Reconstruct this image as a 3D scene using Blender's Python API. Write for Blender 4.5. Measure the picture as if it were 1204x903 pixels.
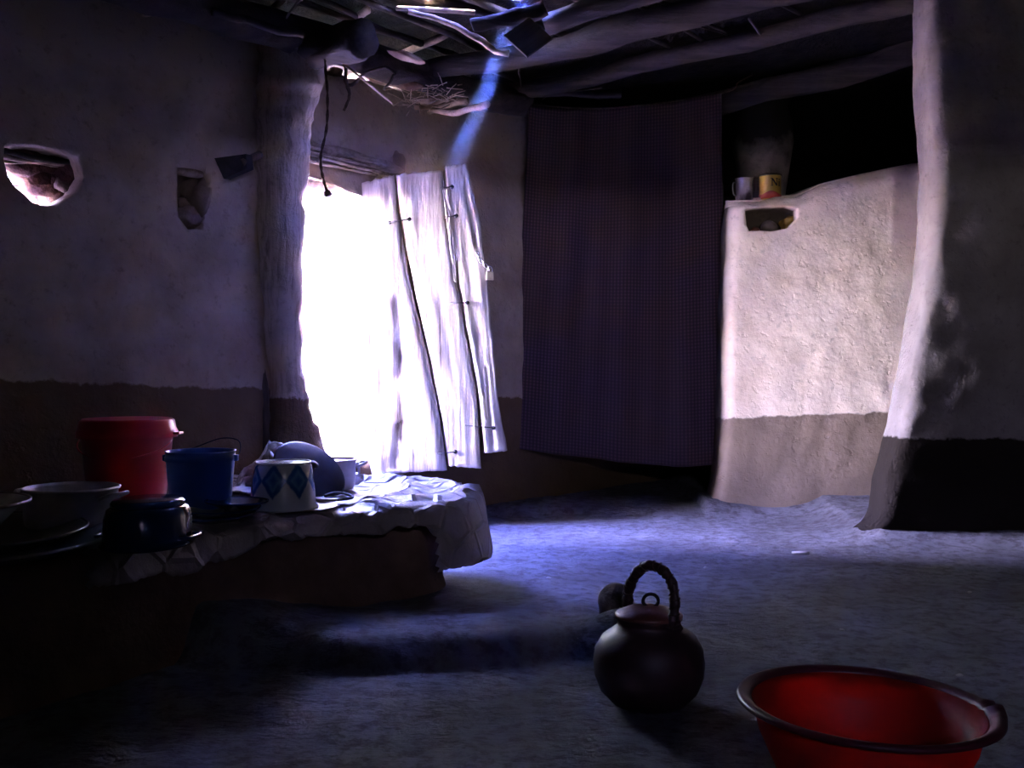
import bpy, bmesh, math, random
from mathutils import Vector, noise, Matrix
from mathutils.geometry import intersect_point_line

for o in list(bpy.data.objects): bpy.data.objects.remove(o)
SC = bpy.context.scene
C = SC.collection
R = math.radians

# ---------------------------------------------------------------- camera, sky, sun, exposure
H0, F, HZ = 0.85, 1204.0, 430.0          # eye height, focal length in pixels, horizon row
cd = bpy.data.cameras.new('camera'); cam = bpy.data.objects.new('camera', cd); C.objects.link(cam)
cam.location = (0, 0, H0); cam.rotation_euler = (R(90), 0, 0)
cd.sensor_width = 36; cd.lens = 36; cd.shift_y = -(451.5-HZ)/1204.0; cd.clip_start = .02
SC.camera = cam
SC.view_settings.view_transform = 'Standard'; SC.view_settings.look = 'None'
SC.view_settings.gamma = 1; SC.view_settings.use_curve_mapping = False
SC.view_settings.exposure = 3.5

w = bpy.data.worlds.new('sky'); SC.world = w; w.use_nodes = True
nt = w.node_tree; nt.nodes.clear()
out = nt.nodes.new('ShaderNodeOutputWorld'); bg = nt.nodes.new('ShaderNodeBackground')
tc = nt.nodes.new('ShaderNodeTexCoord'); sp = nt.nodes.new('ShaderNodeSeparateXYZ'); cr = nt.nodes.new('ShaderNodeValToRGB')
cr.color_ramp.elements[0].position = 0; cr.color_ramp.elements[0].color = (1.0, .91, .95, 1)
cr.color_ramp.elements[1].position = .6; cr.color_ramp.elements[1].color = (.17, .22, 1.0, 1)
nt.links.new(tc.outputs['Generated'], sp.inputs[0]); nt.links.new(sp.outputs['Z'], cr.inputs[0])
nt.links.new(cr.outputs[0], bg.inputs[0]); nt.links.new(bg.outputs[0], out.inputs[0])
bg.inputs[1].default_value = 58.0
SUND = Vector((-.328, .529, -.645)).normalized()
sl = bpy.data.lights.new('sun', 'SUN'); so = bpy.data.objects.new('sun', sl); C.objects.link(so)
sl.energy = 200; sl.color = (1, .93, .82); sl.angle = R(.6); so.location = (2, 2, 8)
so.rotation_euler = SUND.to_track_quat('-Z', 'Y').to_euler()

# left wall frame: s runs along the wall, n points into the room
A0 = Vector((-1.95, 3.9, 0)); DW = Vector((.669, .743, 0)); NW = Vector((.743, -.669, 0))
def WL(s, z, off=0): return A0 + DW*s + NW*off + Vector((0, 0, z))

def portal(name, loc, nrm, sx, sz):
    l = bpy.data.lights.new(name, 'AREA'); l.shape = 'RECTANGLE'; l.size = sx; l.size_y = sz
    o = bpy.data.objects.new(name, l); C.objects.link(o); o.location = loc
    o.rotation_euler = Vector(nrm).to_track_quat('-Z', 'Y').to_euler(); l.cycles.is_portal = True
WF0 = Vector((4.4, -2.3, 0)); WFD = Vector((-10.5, 2.3, 0)).normalized(); WFN = Vector((.214, .977, 0))
portal('added_fill_opening', WF0+WFD*3.7+WFN*-.32+Vector((0, 0, 1.6)), WFN, .26, .22)  # unseen opening behind the viewer, added as fill for the left wall
portal('doorway_daylight', WL(1.34, 1.15, -.36), NW, 1.35, 1.9)

# ---------------------------------------------------------------- helpers
def P(px, py, Y): return Vector(((px-602)/F*Y, Y, H0-(py-HZ)/F*Y))
def link(o, parent=None):
    C.objects.link(o)
    if parent: o.parent = parent
    return o
def tag(o, label=None, cat=None, group=None, kind=None):
    for k, v in (('label', label), ('category', cat), ('group', group), ('kind', kind)):
        if v: o[k] = v
    return o
def empty(name, loc=(0, 0, 0), rot=(0, 0, 0)):
    o = bpy.data.objects.new(name, None); o.location = loc; o.rotation_euler = rot; o.empty_display_size = .05
    return link(o)
def mesh(name, vs, fs, mat, parent=None, smooth=True):
    me = bpy.data.meshes.new(name); me.from_pydata([tuple(v) for v in vs], [], fs); me.update()
    bm = bmesh.new(); bm.from_mesh(me); bmesh.ops.recalc_face_normals(bm, faces=bm.faces); bm.to_mesh(me); bm.free()
    if smooth: me.polygons.foreach_set('use_smooth', [True]*len(me.polygons))
    if mat: me.materials.append(mat)
    return link(bpy.data.objects.new(name, me), parent)
def fb(p, sc=1.0, octv=4, seed=0.0):
    v = 0; a = 1; q = Vector(p)*sc + Vector((seed*7.3, seed*3.1, seed*5.7))
    for i in range(octv):
        v += a*noise.noise(q); q = q*2.03; a *= .5
    return v
def lerp(a, b, t): return a+(b-a)*t
def interp(tab, x):
    if x <= tab[0][0]: return tab[0][1]
    for (a, b), (c, d) in zip(tab, tab[1:]):
        if x <= c: return lerp(b, d, (x-a)/(c-a))
    return tab[-1][1]
def sstep(a, b, x):
    t = max(0, min(1, (x-a)/(b-a))); return t*t*(3-2*t)

class G:
    """collects shapes into one mesh"""
    def __init__(s): s.v = []; s.f = []
    def add(s, vs, fs):
        k = len(s.v); s.v += [Vector(v) for v in vs]; s.f += [tuple(i+k for i in f) for f in fs]; return s
    def tube(s, pts, rad, seg=8, wob=0, seed=0, cap=True, twist=0):
        pts = [Vector(p) for p in pts]; n = len(pts)
        rs = rad if isinstance(rad, (list, tuple)) else [rad]*n
        up = None; vs = []
        for i, p in enumerate(pts):
            t = (pts[min(i+1, n-1)]-pts[max(i-1, 0)]).normalized()
            if up is None: up = Vector((0, 0, 1)) if abs(t.z) < .9 else Vector((1, 0, 0))
            up = (up-t*up.dot(t)).normalized(); sd = t.cross(up)
            for k in range(seg):
                a = 2*math.pi*k/seg+twist*i
                r = rs[i]*(1+(wob*noise.noise(Vector((math.cos(a)*1.3+seed, math.sin(a)*1.3, i*.45+seed*2)))*2 if wob else 0))
                vs.append(p+(sd*math.cos(a)+up*math.sin(a))*r)
        fs = [(i*seg+k, i*seg+(k+1) % seg, (i+1)*seg+(k+1) % seg, (i+1)*seg+k) for i in range(n-1) for k in range(seg)]
        if cap: fs += [tuple(range(seg))[::-1], tuple(range((n-1)*seg, n*seg))]
        return s.add(vs, fs)
    def lathe(s, prof, seg=40, sx=1, sy=1, fn=None, closed=False, origin=(0, 0, 0)):
        vs = []; fs = []; o = Vector(origin)
        for r, z in prof:
            for k in range(seg):
                a = 2*math.pi*k/seg
                p = Vector((r*math.cos(a)*sx, r*math.sin(a)*sy, z))
                vs.append((fn(p, a) if fn else p)+o)
        m = len(prof)
        fs = [(i*seg+k, i*seg+(k+1) % seg, (i+1)*seg+(k+1) % seg, (i+1)*seg+k) for i in range(m-1) for k in range(seg)]
        if closed: fs += [((m-1)*seg+k, (m-1)*seg+(k+1) % seg, (k+1) % seg, k) for k in range(seg)]
        else: fs += [tuple(range(seg))[::-1], tuple(range((m-1)*seg, m*seg))]
        return s.add(vs, fs)
    def box(s, c, sz, M=None):
        vs = [Vector((x*sz[0]/2, y*sz[1]/2, z*sz[2]/2)) for x in (-1, 1) for y in (-1, 1) for z in (-1, 1)]
        if M: vs = [M @ v for v in vs]
        vs = [v+Vector(c) for v in vs]
        return s.add(vs, [(0, 1, 3, 2), (4, 6, 7, 5), (0, 4, 5, 1), (2, 3, 7, 6), (0, 2, 6, 4), (1, 5, 7, 3)])
    def build(s, name, mat, parent=None, smooth=True, bevel=0):
        o = mesh(name, s.v, s.f, mat, parent, smooth)
        if bevel:
            m = o.modifiers.new('b', 'BEVEL'); m.width = bevel; m.segments = 2; m.limit_method = 'ANGLE'
        return o
def smooth_path(pts, k=6):
    pts = [Vector(p) for p in pts]; o = []
    for i in range(len(pts)-1):
        p0 = pts[max(i-1, 0)]; p1 = pts[i]; p2 = pts[i+1]; p3 = pts[min(i+2, len(pts)-1)]
        for j in range(k):
            t = j/k
            o.append(.5*((2*p1)+(p2-p0)*t+(2*p0-5*p1+4*p2-p3)*t*t+(3*p1-p0-3*p2+p3)*t**3))
    return o+[pts[-1]]
def blob(name, loc, size, mat, parent=None, seed=0, amp=.35, sub=3, rot=(0, 0, 0), flat=None):
    bm = bmesh.new(); bmesh.ops.create_icosphere(bm, subdivisions=sub, radius=1)
    for v in bm.verts:
        v.co *= 1+amp*fb(v.co, .9, 3, seed+.37)
    M = Matrix.LocRotScale(Vector(loc), None, None) @ (Matrix.Rotation(rot[2], 4, 'Z') @ Matrix.Rotation(rot[1], 4, 'Y') @ Matrix.Rotation(rot[0], 4, 'X')) @ Matrix.Diagonal((size[0]/2, size[1]/2, size[2]/2, 1))
    bmesh.ops.transform(bm, matrix=M, verts=bm.verts)
    me = bpy.data.meshes.new(name); bm.to_mesh(me); bm.free(); me.materials.append(mat)
    me.polygons.foreach_set('use_smooth', [True]*len(me.polygons))
    return link(bpy.data.objects.new(name, me), parent)
def boolean_cut(o, cutters):
    """cut the holes and keep the result as plain mesh data"""
    for c in cutters:
        m = o.modifiers.new('cut', 'BOOLEAN'); m.operation = 'DIFFERENCE'; m.solver = 'EXACT'; m.object = c
    dg = bpy.context.evaluated_depsgraph_get(); dg.update()
    me = bpy.data.meshes.new_from_object(o.evaluated_get(dg)); o.modifiers.clear()
    o.data = me
    me.polygons.foreach_set('use_smooth', [True]*len(me.polygons))
    for c in cutters: bpy.data.objects.remove(c)
def shade_auto(o, ang=40):
    bm = bmesh.new(); bm.from_mesh(o.data)
    for e in bm.edges:
        if len(e.link_faces) == 2 and e.calc_face_angle(0) > R(ang): e.smooth = False
    bm.to_mesh(o.data); bm.free()
def prism(pts2, f, *ds):
    """cutter: polygon pts2 (u,v) mapped by f(u,v,depth), closed, one ring per depth"""
    n = len(pts2); vs = [f(u, v, d) for d in ds for u, v in pts2]; m = len(ds)
    fs = [tuple(range(n))[::-1], tuple(range((m-1)*n, m*n))]
    fs += [(j*n+i, j*n+(i+1) % n, (j+1)*n+(i+1) % n, (j+1)*n+i) for j in range(m-1) for i in range(n)]
    return mesh('cutter', vs, fs, None, smooth=False)
def rag(pts, step=.05, amp=.012, seed=0):
    """subdivide and roughen a closed polygon"""
    o = []; n = len(pts)
    for i in range(n):
        a = Vector(pts[i]); b = Vector(pts[(i+1) % n]); k = max(1, int((b-a).length/step))
        for j in range(k):
            p = a.lerp(b, j/k); q = Vector((p.x*9+seed, p.y*9, seed))
            o.append((p.x+amp*2*noise.noise(q), p.y+amp*2*noise.noise(q+Vector((31, 7, 3)))))
    return o

# ---------------------------------------------------------------- materials
def nodes(name):
    m = bpy.data.materials.new(name); m.use_nodes = True; nt = m.node_tree
    return m, nt, nt.nodes['Principled BSDF'], nt.nodes['Material Output']
def N(nt, t, **kw):
    n = nt.nodes.new(t)
    for k, v in kw.items(): setattr(n, k, v)
    return n
def noise_tex(nt, vec, scale, detail=6, rough=.55):
    n = N(nt, 'ShaderNodeTexNoise'); n.inputs['Scale'].default_value = scale; n.inputs['Detail'].default_value = detail
    n.inputs['Roughness'].default_value = rough
    if vec: nt.links.new(vec, n.inputs['Vector'])
    return n.outputs[0]
def ramp(nt, fac, stops):
    r = N(nt, 'ShaderNodeValToRGB'); e = r.color_ramp.elements
    while len(e) < len(stops): e.new(.5)
    for x, (p, c) in zip(e, stops): x.position = p; x.color = (c[0], c[1], c[2], 1) if not isinstance(c, (int, float)) else (c, c, c, 1)
    nt.links.new(fac, r.inputs[0]); return r.outputs[0]
def mixc(nt, fac, a, b, mode='MIX'):
    m = N(nt, 'ShaderNodeMix', data_type='RGBA', blend_type=mode)
    for i, v in ((0, fac), (6, a), (7, b)):
        if hasattr(v, 'links'): nt.links.new(v, m.inputs[i])
        else: m.inputs[i].default_value = v if isinstance(v, (int, float)) else (v[0], v[1], v[2], 1)
    return m.outputs[2]
def math_(nt, op, a, b=0.0, c=None):
    m = N(nt, 'ShaderNodeMath', operation=op)
    for i, v in ((0, a), (1, b), (2, c)):
        if v is None: continue
        if hasattr(v, 'links'): nt.links.new(v, m.inputs[i])
        else: m.inputs[i].default_value = v
    return m.outputs[0]
def bump(nt, b, h, strength, dist):
    n = N(nt, 'ShaderNodeBump'); n.inputs['Strength'].default_value = strength; n.inputs['Distance'].default_value = dist
    nt.links.new(h, n.inputs['Height']); nt.links.new(n.outputs[0], b.inputs['Normal'])
def mat(name, c1, c2=None, rough=.8, scale=12, bs=.4, bd=.004, metal=0, stretch=(1, 1, 1), bscale=None, spec=.5, stain=None, coat=0):
    m, nt, b, o = nodes(name); c2 = c2 or tuple(x*.7 for x in c1)
    tc = N(nt, 'ShaderNodeTexCoord'); mp = N(nt, 'ShaderNodeMapping'); mp.inputs['Scale'].default_value = stretch
    nt.links.new(tc.outputs['Object'], mp.inputs[0]); v = mp.outputs[0]
    n1 = noise_tex(nt, v, scale); col = ramp(nt, n1, [(.35, c2), (.65, c1)])
    if stain:
        n3 = noise_tex(nt, v, scale*.4, 5); col = mixc(nt, ramp(nt, n3, [(.5, 0), (.62, 1)]), col, stain)
    nt.links.new(col, b.inputs['Base Color'])
    b.inputs['Roughness'].default_value = rough; b.inputs['Metallic'].default_value = metal
    b.inputs['Specular IOR Level'].default_value = spec; b.inputs['Coat Weight'].default_value = coat
    if bs: bump(nt, b, noise_tex(nt, v, bscale or scale*3), bs, bd)
    return m
def mud_wall_mat(name, white, white2, brown, za, zb, axis=(1, 0, 0), soot=None, wave=.03):
    """whitewash above an uneven line, bare mud daub below; smoke-blackened above the soot line"""
    m, nt, b, o = nodes(name)
    g = N(nt, 'ShaderNodeNewGeometry'); v = g.outputs['Position']
    s = N(nt, 'ShaderNodeSeparateXYZ'); nt.links.new(v, s.inputs[0])
    n1 = noise_tex(nt, v, 3.5, 8, .6); n2 = noise_tex(nt, v, 26, 6, .65); n3 = noise_tex(nt, v, 1.3, 5, .6)
    wcol = ramp(nt, n1, [(.3, white2), (.62, white)])
    wcol = mixc(nt, ramp(nt, n2, [(.56, 0), (.72, .55)]), wcol, tuple(x*.55 for x in white2))
    wcol = mixc(nt, ramp(nt, n3, [(.5, 0), (.7, .45)]), wcol, (white2[0]*.8, white2[1]*.68, white2[2]*.55))
    bcol = ramp(nt, n1, [(.3, tuple(x*.7 for x in brown)), (.7, brown)])
    dt = N(nt, 'ShaderNodeVectorMath', operation='DOT_PRODUCT'); nt.links.new(v, dt.inputs[0]); dt.inputs[1].default_value = axis
    line = math_(nt, 'MULTIPLY_ADD', dt.outputs['Value'], zb, za)
    zz = math_(nt, 'ADD', s.outputs['Z'], math_(nt, 'MULTIPLY', math_(nt, 'SUBTRACT', noise_tex(nt, v, 9, 6, .7), .5), wave*2.4))
    k = math_(nt, 'SUBTRACT', zz, line)
    k = ramp(nt, math_(nt, 'MULTIPLY_ADD', k, 20, .5), [(.4, 0), (.6, 1)])
    col = mixc(nt, k, bcol, wcol)
    if soot:
        z0, z1 = soot
        q = math_(nt, 'MULTIPLY_ADD', math_(nt, 'ADD', s.outputs['Z'], math_(nt, 'MULTIPLY', math_(nt, 'SUBTRACT', n1, .5), .5)), 1/(z1-z0), -z0/(z1-z0))
        col = mixc(nt, ramp(nt, q, [(0, 0), (1, .93)]), col, (.02, .017, .015))
    nt.links.new(col, b.inputs['Base Color'])
    b.inputs['Roughness'].default_value = 1; b.inputs['Specular IOR Level'].default_value = .05
    n4 = noise_tex(nt, v, 55, 7, .7); n5 = noise_tex(nt, v, 9, 6, .6)
    n6 = ramp(nt, noise_tex(nt, v, 22, 3, .5), [(.60, 0), (.68, 1)])
    bump(nt, b, math_(nt, 'ADD', math_(nt, 'MULTIPLY', n6, -.35), math_(nt, 'MULTIPLY_ADD', n5, 2.4, math_(nt, 'MULTIPLY', n4, .2))), .45, .012)
    return m
def niche_darken(m, y0, z1):
    """darkens the colour inside the niche, behind the wall face"""
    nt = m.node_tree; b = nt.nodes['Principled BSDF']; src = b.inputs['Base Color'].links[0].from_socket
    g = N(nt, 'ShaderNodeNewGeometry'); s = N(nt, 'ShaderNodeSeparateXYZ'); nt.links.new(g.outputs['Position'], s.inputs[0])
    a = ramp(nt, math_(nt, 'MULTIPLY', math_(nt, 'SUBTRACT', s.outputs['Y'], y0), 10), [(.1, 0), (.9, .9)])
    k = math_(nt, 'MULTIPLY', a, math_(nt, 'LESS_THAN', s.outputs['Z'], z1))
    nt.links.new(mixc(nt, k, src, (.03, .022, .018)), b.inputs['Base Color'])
def wood(name, c1, c2, axis='Z', rough=.85, bs=.9, bd=.01, scale=9, streak=16, dark=None):
    m, nt, b, o = nodes(name)
    tc = N(nt, 'ShaderNodeTexCoord'); mp = N(nt, 'ShaderNodeMapping')
    mp.inputs['Scale'].default_value = {'X': (.06, 1, 1), 'Y': (1, .06, 1), 'Z': (1, 1, .06)}[axis]
    nt.links.new(tc.outputs['Object'], mp.inputs[0]); v = mp.outputs[0]
    n1 = noise_tex(nt, v, scale*streak/4, 7, .65); n2 = noise_tex(nt, tc.outputs['Object'], scale*.5, 5)
    col = ramp(nt, n1, [(.36, c2), (.6, c1)])
    col = mixc(nt, ramp(nt, n2, [(.45, 0), (.7, .5)]), col, c2)
    if dark: col = mixc(nt, ramp(nt, n1, [(.30, 1), (.42, 0)]), col, dark)
    nt.links.new(col, b.inputs['Base Color']); b.inputs['Roughness'].default_value = rough; b.inputs['Specular IOR Level'].default_value = .3
    bump(nt, b, n1, bs, bd)
    return m

M_left = mud_wall_mat('whitewashed_mud', (.47, .375, .30), (.30, .235, .185), (.16, .105, .06), .865, -.045, tuple(DW), soot=(2.12, 2.65), wave=.03)
M_low = mud_wall_mat('whitewashed_partition', (.80, .68, .58), (.66, .54, .45), (.24, .18, .145), .49, .045, (1, 0, 0), soot=(1.96, 2.6), wave=.028)
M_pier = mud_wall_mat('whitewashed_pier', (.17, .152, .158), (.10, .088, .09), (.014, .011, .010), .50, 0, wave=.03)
M_back = mud_wall_mat('dark_back', (.022, .02, .02), (.014, .012, .012), (.02, .017, .015), .5, 0, soot=(1.8, 2.5))  # near-black tone for the back and side walls
M_mudbrown = mat('bare_mud', (.25, .155, .115), (.17, .105, .075), .95, 7, .9, .012, bscale=30, spec=.2)
M_post = wood('daubed_post_wood', (.40, .33, .30), (.22, .18, .165), 'Z', bd=.012, scale=4, dark=(.11, .09, .08))
M_dkwood = wood('smoked_wood', (.055, .042, .038), (.022, .018, .017), 'X', bd=.01, scale=5)
M_dkwoodz = wood('smoked_wood_upright', (.12, .09, .075), (.05, .036, .03), 'Z', bd=.01, scale=5)
M_ltwood = wood('pale_stick_wood', (.42, .32, .24), (.20, .14, .10), 'X', bd=.006, scale=8)
M_door = wood('weathered_plank', (.78, .71, .66), (.50, .41, .36), 'Z', bd=.006, bs=.8, scale=6, streak=22, dark=(.10, .065, .05))
M_stone = mat('wall_stone', (.34, .24, .17), (.16, .105, .075), .95, 9, .9, .012, spec=.2, stain=(.10, .06, .045))
M_roof = mat('soot_thatch', (.022, .018, .016), (.010, .009, .009), 1, 14, .9, .02, spec=.1)
M_rope = mat('old_rope', (.11, .075, .06), (.05, .035, .03), 1, 60, .8, .003, spec=.1)
M_iron = mat('dark_iron', (.035, .032, .036), (.02, .018, .02), .6, 30, .3, .001, metal=.6)
M_ground = mat('dry_yard_soil', (.50, .37, .25), (.36, .26, .17), 1, 3, .6, .02, spec=.1)

def floor_mat():
    m, nt, b, o = nodes('trodden_earth')
    v = N(nt, 'ShaderNodeTexCoord').outputs['Object']
    n1 = noise_tex(nt, v, 2.2, 8, .62); n2 = noise_tex(nt, v, 18, 7, .7); n3 = noise_tex(nt, v, 70, 5, .7)
    col = ramp(nt, n1, [(.36, (.085, .080, .095)), (.62, (.175, .170, .205))])
    col = mixc(nt, ramp(nt, n2, [(.40, .85), (.54, 0)]), col, (.05, .042, .048))
    col = mixc(nt, ramp(nt, n3, [(.66, 0), (.74, .6)]), col, (.42, .39, .37))
    nt.links.new(col, b.inputs['Base Color']); b.inputs['Roughness'].default_value = .78; b.inputs['Specular IOR Level'].default_value = .4
    mp = N(nt, 'ShaderNodeMapping'); mp.inputs['Scale'].default_value = (.55, 1, 1); nt.links.new(v, mp.inputs[0])
    n4 = noise_tex(nt, mp.outputs[0], 26, 9, .72)
    bump(nt, b, n4, 1.0, .045)
    return m
M_floor = floor_mat()

def zr(x, y): return 2.47+.15*((x-A0.x)*NW.x+(y-A0.y)*NW.y)
# ---------------------------------------------------------------- floor
def knoll(x, y, cx, cy, rx, ry): return math.exp(-((x-cx)/rx)**2-((y-cy)/ry)**2)
RIDGE = [(-3.0, 2.6), (-1.7, 2.7), (-1.15, 2.95), (-.75, 2.95), (-.45, 2.86), (-.1, 2.92), (.15, 3.0), (.32, 3.1)]
def floor_h(x, y):
    h = .010*fb((x, y, 0), 1.6, 3, 2)+.005*fb((x, y, 0), 9, 3, 5)+(.0028*fb((x*.7, y, 0), 24, 3, 8) if y > 1 else 0)
    # hearth step: raised mud ledge in front of the bench with a steep near side
    if y < 4.3 and x < .75:
        yr = interp(RIDGE, x); e = sstep(.5, .22, x)
        hr = interp([(-3, .09), (-1.2, .15), (-.95, .16), (-.6, .085), (0, .08), (.25, .065), (.5, 0)], x)*e
        d = y-yr+.03*fb((x, y, 0), 2.5, 2, 9)
        h += hr*sstep(-.10, .06, d)*(1-.75*sstep(.15, .75, d))
    h += .085*knoll(x, y, .335, 3.10, .075, .10)
    # mud packed against the walls
    h += .07*math.exp(-max(0, math.hypot(max(0, 1.78-x), max(0, 4.95-y)))/.10)
    if x > 1.1: h += .05*math.exp(-max(0, 5.88-y)/.09)
    # low sill into the back room
    if x < 1.5: h += .045*sstep(5.72, 5.86, y+.05*fb((x, 0, 0), 4, 2))*sstep(1.5, 1.1, x)
    return h
nx, ny = 520, 500; vs = []; fs = []
for j in range(ny+1):
    y = -2.6+ (j/ny)**.85*11.8
    for i in range(nx+1):
        x = -5.2+9.4*i/nx
        vs.append((x, y, floor_h(x, y)))
for j in range(ny):
    for i in range(nx):
        a = j*(nx+1)+i; fs.append((a, a+1, a+nx+2, a+nx+1))
o = mesh('floor', vs, fs, M_floor); tag(o, 'uneven trodden earth floor lit by the doorway', kind='structure')

# ---------------------------------------------------------------- left wall with two openings and the doorway
WH = 2.27
def wall_box(name, f, s0, s1, z1, th, ds, mt, amp=.02, seed=0, ztop=None):
    """thick wall on a grid; f(s, z, off) places a point; front face is at off=0"""
    ns = int((s1-s0)/ds); nz = int(z1/ds); vs = []; fs = []
    for side in (0, 1):
        for j in range(nz+1):
            for i in range(ns+1):
                s = lerp(s0, s1, i/ns); zt = (ztop(s) if ztop else z1); z = -.05+(zt+.05)*j/nz
                q = (s, z, seed)
                d = amp*fb(q, 1.1, 3, seed)+amp*.35*fb(q, 6, 3, seed+1) if side == 0 else -th+amp*fb(q, 2, 2, seed+3)
                vs.append(f(s, z, d))
    m = (ns+1)*(nz+1)
    for j in range(nz):
        for i in range(ns):
            a = j*(ns+1)+i; fs += [(a, a+1, a+ns+2, a+ns+1), (m+a+ns+1, m+a+ns+2, m+a+1, m+a)]
    for i in range(ns):
        fs += [(i+1, i, m+i, m+i+1), (nz*(ns+1)+i, nz*(ns+1)+i+1, m+nz*(ns+1)+i+1, m+nz*(ns+1)+i)]
    for j in range(nz):
        a = j*(ns+1); b = a+ns; fs += [(a, a+ns+1, m+a+ns+1, m+a), (b+ns+1, b, m+b, m+b+ns+1)]
    return mesh(name, vs, fs, mt)
def ray_wall(px, py):
    """where the line of sight through a pixel meets the left wall: (s, z)"""
    k = (px-602)/F; r = Vector((k, 1, 0)); t = A0.dot(NW)/r.dot(NW); p = r*t
    return (p-A0).dot(DW), H0-(py-HZ)/F*t
wl = wall_box('wall_left', WL, -5.6, 6.2, WH, .30, .04, M_left, .022, 1.5, ztop=lambda s: WH+.03+.04*fb((s, 0, 0), 3, 3)+.16*max(.75*sstep(1.5, 1.25, s), sstep(2.05, 2.3, s)))
tag(wl, 'whitewashed mud wall with brown lower band and two holes', kind='structure')
def wl_f(u, v, d): return WL(u, v, d)
door_poly = rag([(1.37, .36), (1.45, .36), (1.83, .36), (1.83, 1.0), (1.83, 1.68), (1.76, 1.72), (1.36, 1.78), (1.33, 1.4), (1.36, .8)], .07, .008, 3)
def door_f(u, v, d):
    k = max(0, -d)/.30
    k = min(k, 1.4); u += .08*k if u > 1.6 else -.55*k
    if v > 1.5: v += .22*k
    return WL(u, v, d)
hole1 = [ray_wall(a, b) for a, b in [(5, 172), (40, 170), (75, 177), (88, 185), (97, 208), (88, 228), (68, 240), (38, 239), (16, 222), (9, 208), (4, 190)]]
hole2 = [ray_wall(a, b) for a, b in [(209, 196), (241, 201), (243, 215), (236, 235), (243, 255), (236, 268), (222, 270), (210, 255), (208, 230)]]
n_s = len(hole1)
c1 = prism(rag(hole1, .03, .006, 1), wl_f, .15, -.7)
c2 = prism(rag(hole2, .03, .005, 2), wl_f, .15, -.20)
c3 = prism(door_poly, door_f, .2, 0, -.15, -.30, -.6)
boolean_cut(wl, [c1, c2, c3])

# stones and sticks inside the two wall openings (parts of the wall)
M_niche = mat('greybrown_stone', (.40, .31, .25), (.22, .16, .13), .95, 12, .8, .01, spec=.2)
M_rub = mat('red_rubble', (.13, .065, .05), (.05, .022, .02), .95, 14, .9, .012, spec=.1)
random.seed(4)
def stone_at(px, py, off, w, hgt, dep, seed, m=M_stone, amp=.5):
    s, z = ray_wall(px, py); dist = 4.4; return blob('stone', WL(s+off*.48, z, -abs(off)), (w, dep, hgt), m, wl, seed, amp, 3, (0, 0, .84))
for i, (px, py, off, w_, h_) in enumerate([(90, 192, .10, .06, .10), (93, 214, .10, .07, .09), (84, 232, .12, .10, .06), (62, 234, .20, .12, .08), (68, 205, .16, .11, .13),
                                          (80, 180, .15, .09, .05), (48, 200, .26, .08, .09), (60, 222, .22, .10, .07), (36, 218, .30, .12, .10), (30, 196, .36, .16, .05)]):
    stone_at(px, py, off, w_, h_, .14, i*1.7)
for i, (px, py, off, w_, h_) in enumerate([(45, 182, .17, .34, .13), (74, 192, .15, .20, .22), (84, 214, .14, .18, .18), (70, 232, .16, .12, .12), (22, 180, .17, .2, .14), (56, 205, .18, .2, .14), (40, 202, .19, .16, .12)]):
    stone_at(px, py, off, w_, h_, .16, 40+i*1.3, M_rub, .3)
for i, (a, b, r) in enumerate([((2, 173), (80, 188), .012), ((2, 179), (75, 190), .009), ((0, 184), (70, 190), .006), ((14, 208), (42, 209), .006)]):
    s0, z0 = ray_wall(*a); s1, z1 = ray_wall(*b); of = .07 if i < 3 else .2
    pts = [WL(lerp(s0-.05, s1+.03, t)+of*.4, lerp(z0, z1, t)+.004*math.sin(t*9+i), -of-.01*i) for t in [k/8 for k in range(9)]]
    G().tube(pts, r, 7, .2, i).build('stick', M_ltwood if i else M_dkwood, wl)
s0, z0 = ray_wall(205, 197); s1, z1 = ray_wall(246, 205)
G().tube([WL(lerp(s0, s1, t), lerp(z0, z1, t)-.003, -.03) for t in (0, .3, .6, 1)], [.02, .018, .022, .016], 9, .2, 3).build('wooden_lintel', M_ltwood, wl)
for i, (px, py, off, w_, h_) in enumerate([(224, 254, .05, .15, .10), (238, 232, .03, .09, .17), (230, 218, .08, .10, .10), (215, 240, .10, .08, .08)]):
    stone_at(px, py, off, w_, h_, .10, 20+i, M_niche, .35)

# doorway lintel timbers
def wline(a, b, off0, off1, dz=(0, 0)):
    s0, z0 = ray_wall(*a); s1, z1 = ray_wall(*b)
    return [WL(lerp(s0, s1, t), lerp(z0+dz[0], z1+dz[1], t), lerp(off0, off1, t)) for t in [k/10 for k in range(11)]]
for i, (a, b, of, r) in enumerate([((338, 165), (468, 202), .0, .034), ((338, 178), (455, 207), -.07, .030), ((335, 190), (470, 214), -.17, .032), ((335, 196), (480, 216), -.27, .036), ((335, 200), (480, 218), -.36, .036)]):
    G().tube(wline(a, b, of, of), r, 9, .55, i*3).build('lintel_pole', M_ltwood if i < 2 else M_dkwoodz, wl)
for i, (a, b, of, r) in enumerate([((345, 170), (452, 197), .03, .011), ((345, 176), (430, 197), .035, .008), ((345, 186), (440, 206), .02, .009), ((350, 181), (462, 208), .028, .012)]):
    G().tube(wline(a, b, of, of), r, 7, .4, i*5+1).build('stick', M_ltwood, wl)
blob('mud_lump', WL(ray_wall(466, 196)[0], ray_wall(466, 196)[1], .0), (.10, .06, .16), M_stone, wl, 6, .5, 3)
# rubble laid along the wall head under the eave
random.seed(11)
for i in range(12):
    s = 1.2+i*.105+random.uniform(-.03, .03)
    blob('stone', WL(s, WH+random.uniform(.0, .06), random.uniform(-.24, -.04)), (random.uniform(.09, .2), random.uniform(.08, .14), random.uniform(.04, .08)), M_stone, wl, i*.9, .5, 2, (random.uniform(-.3, .3), random.uniform(-.3, .3), random.uniform(0, 2)))

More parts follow.
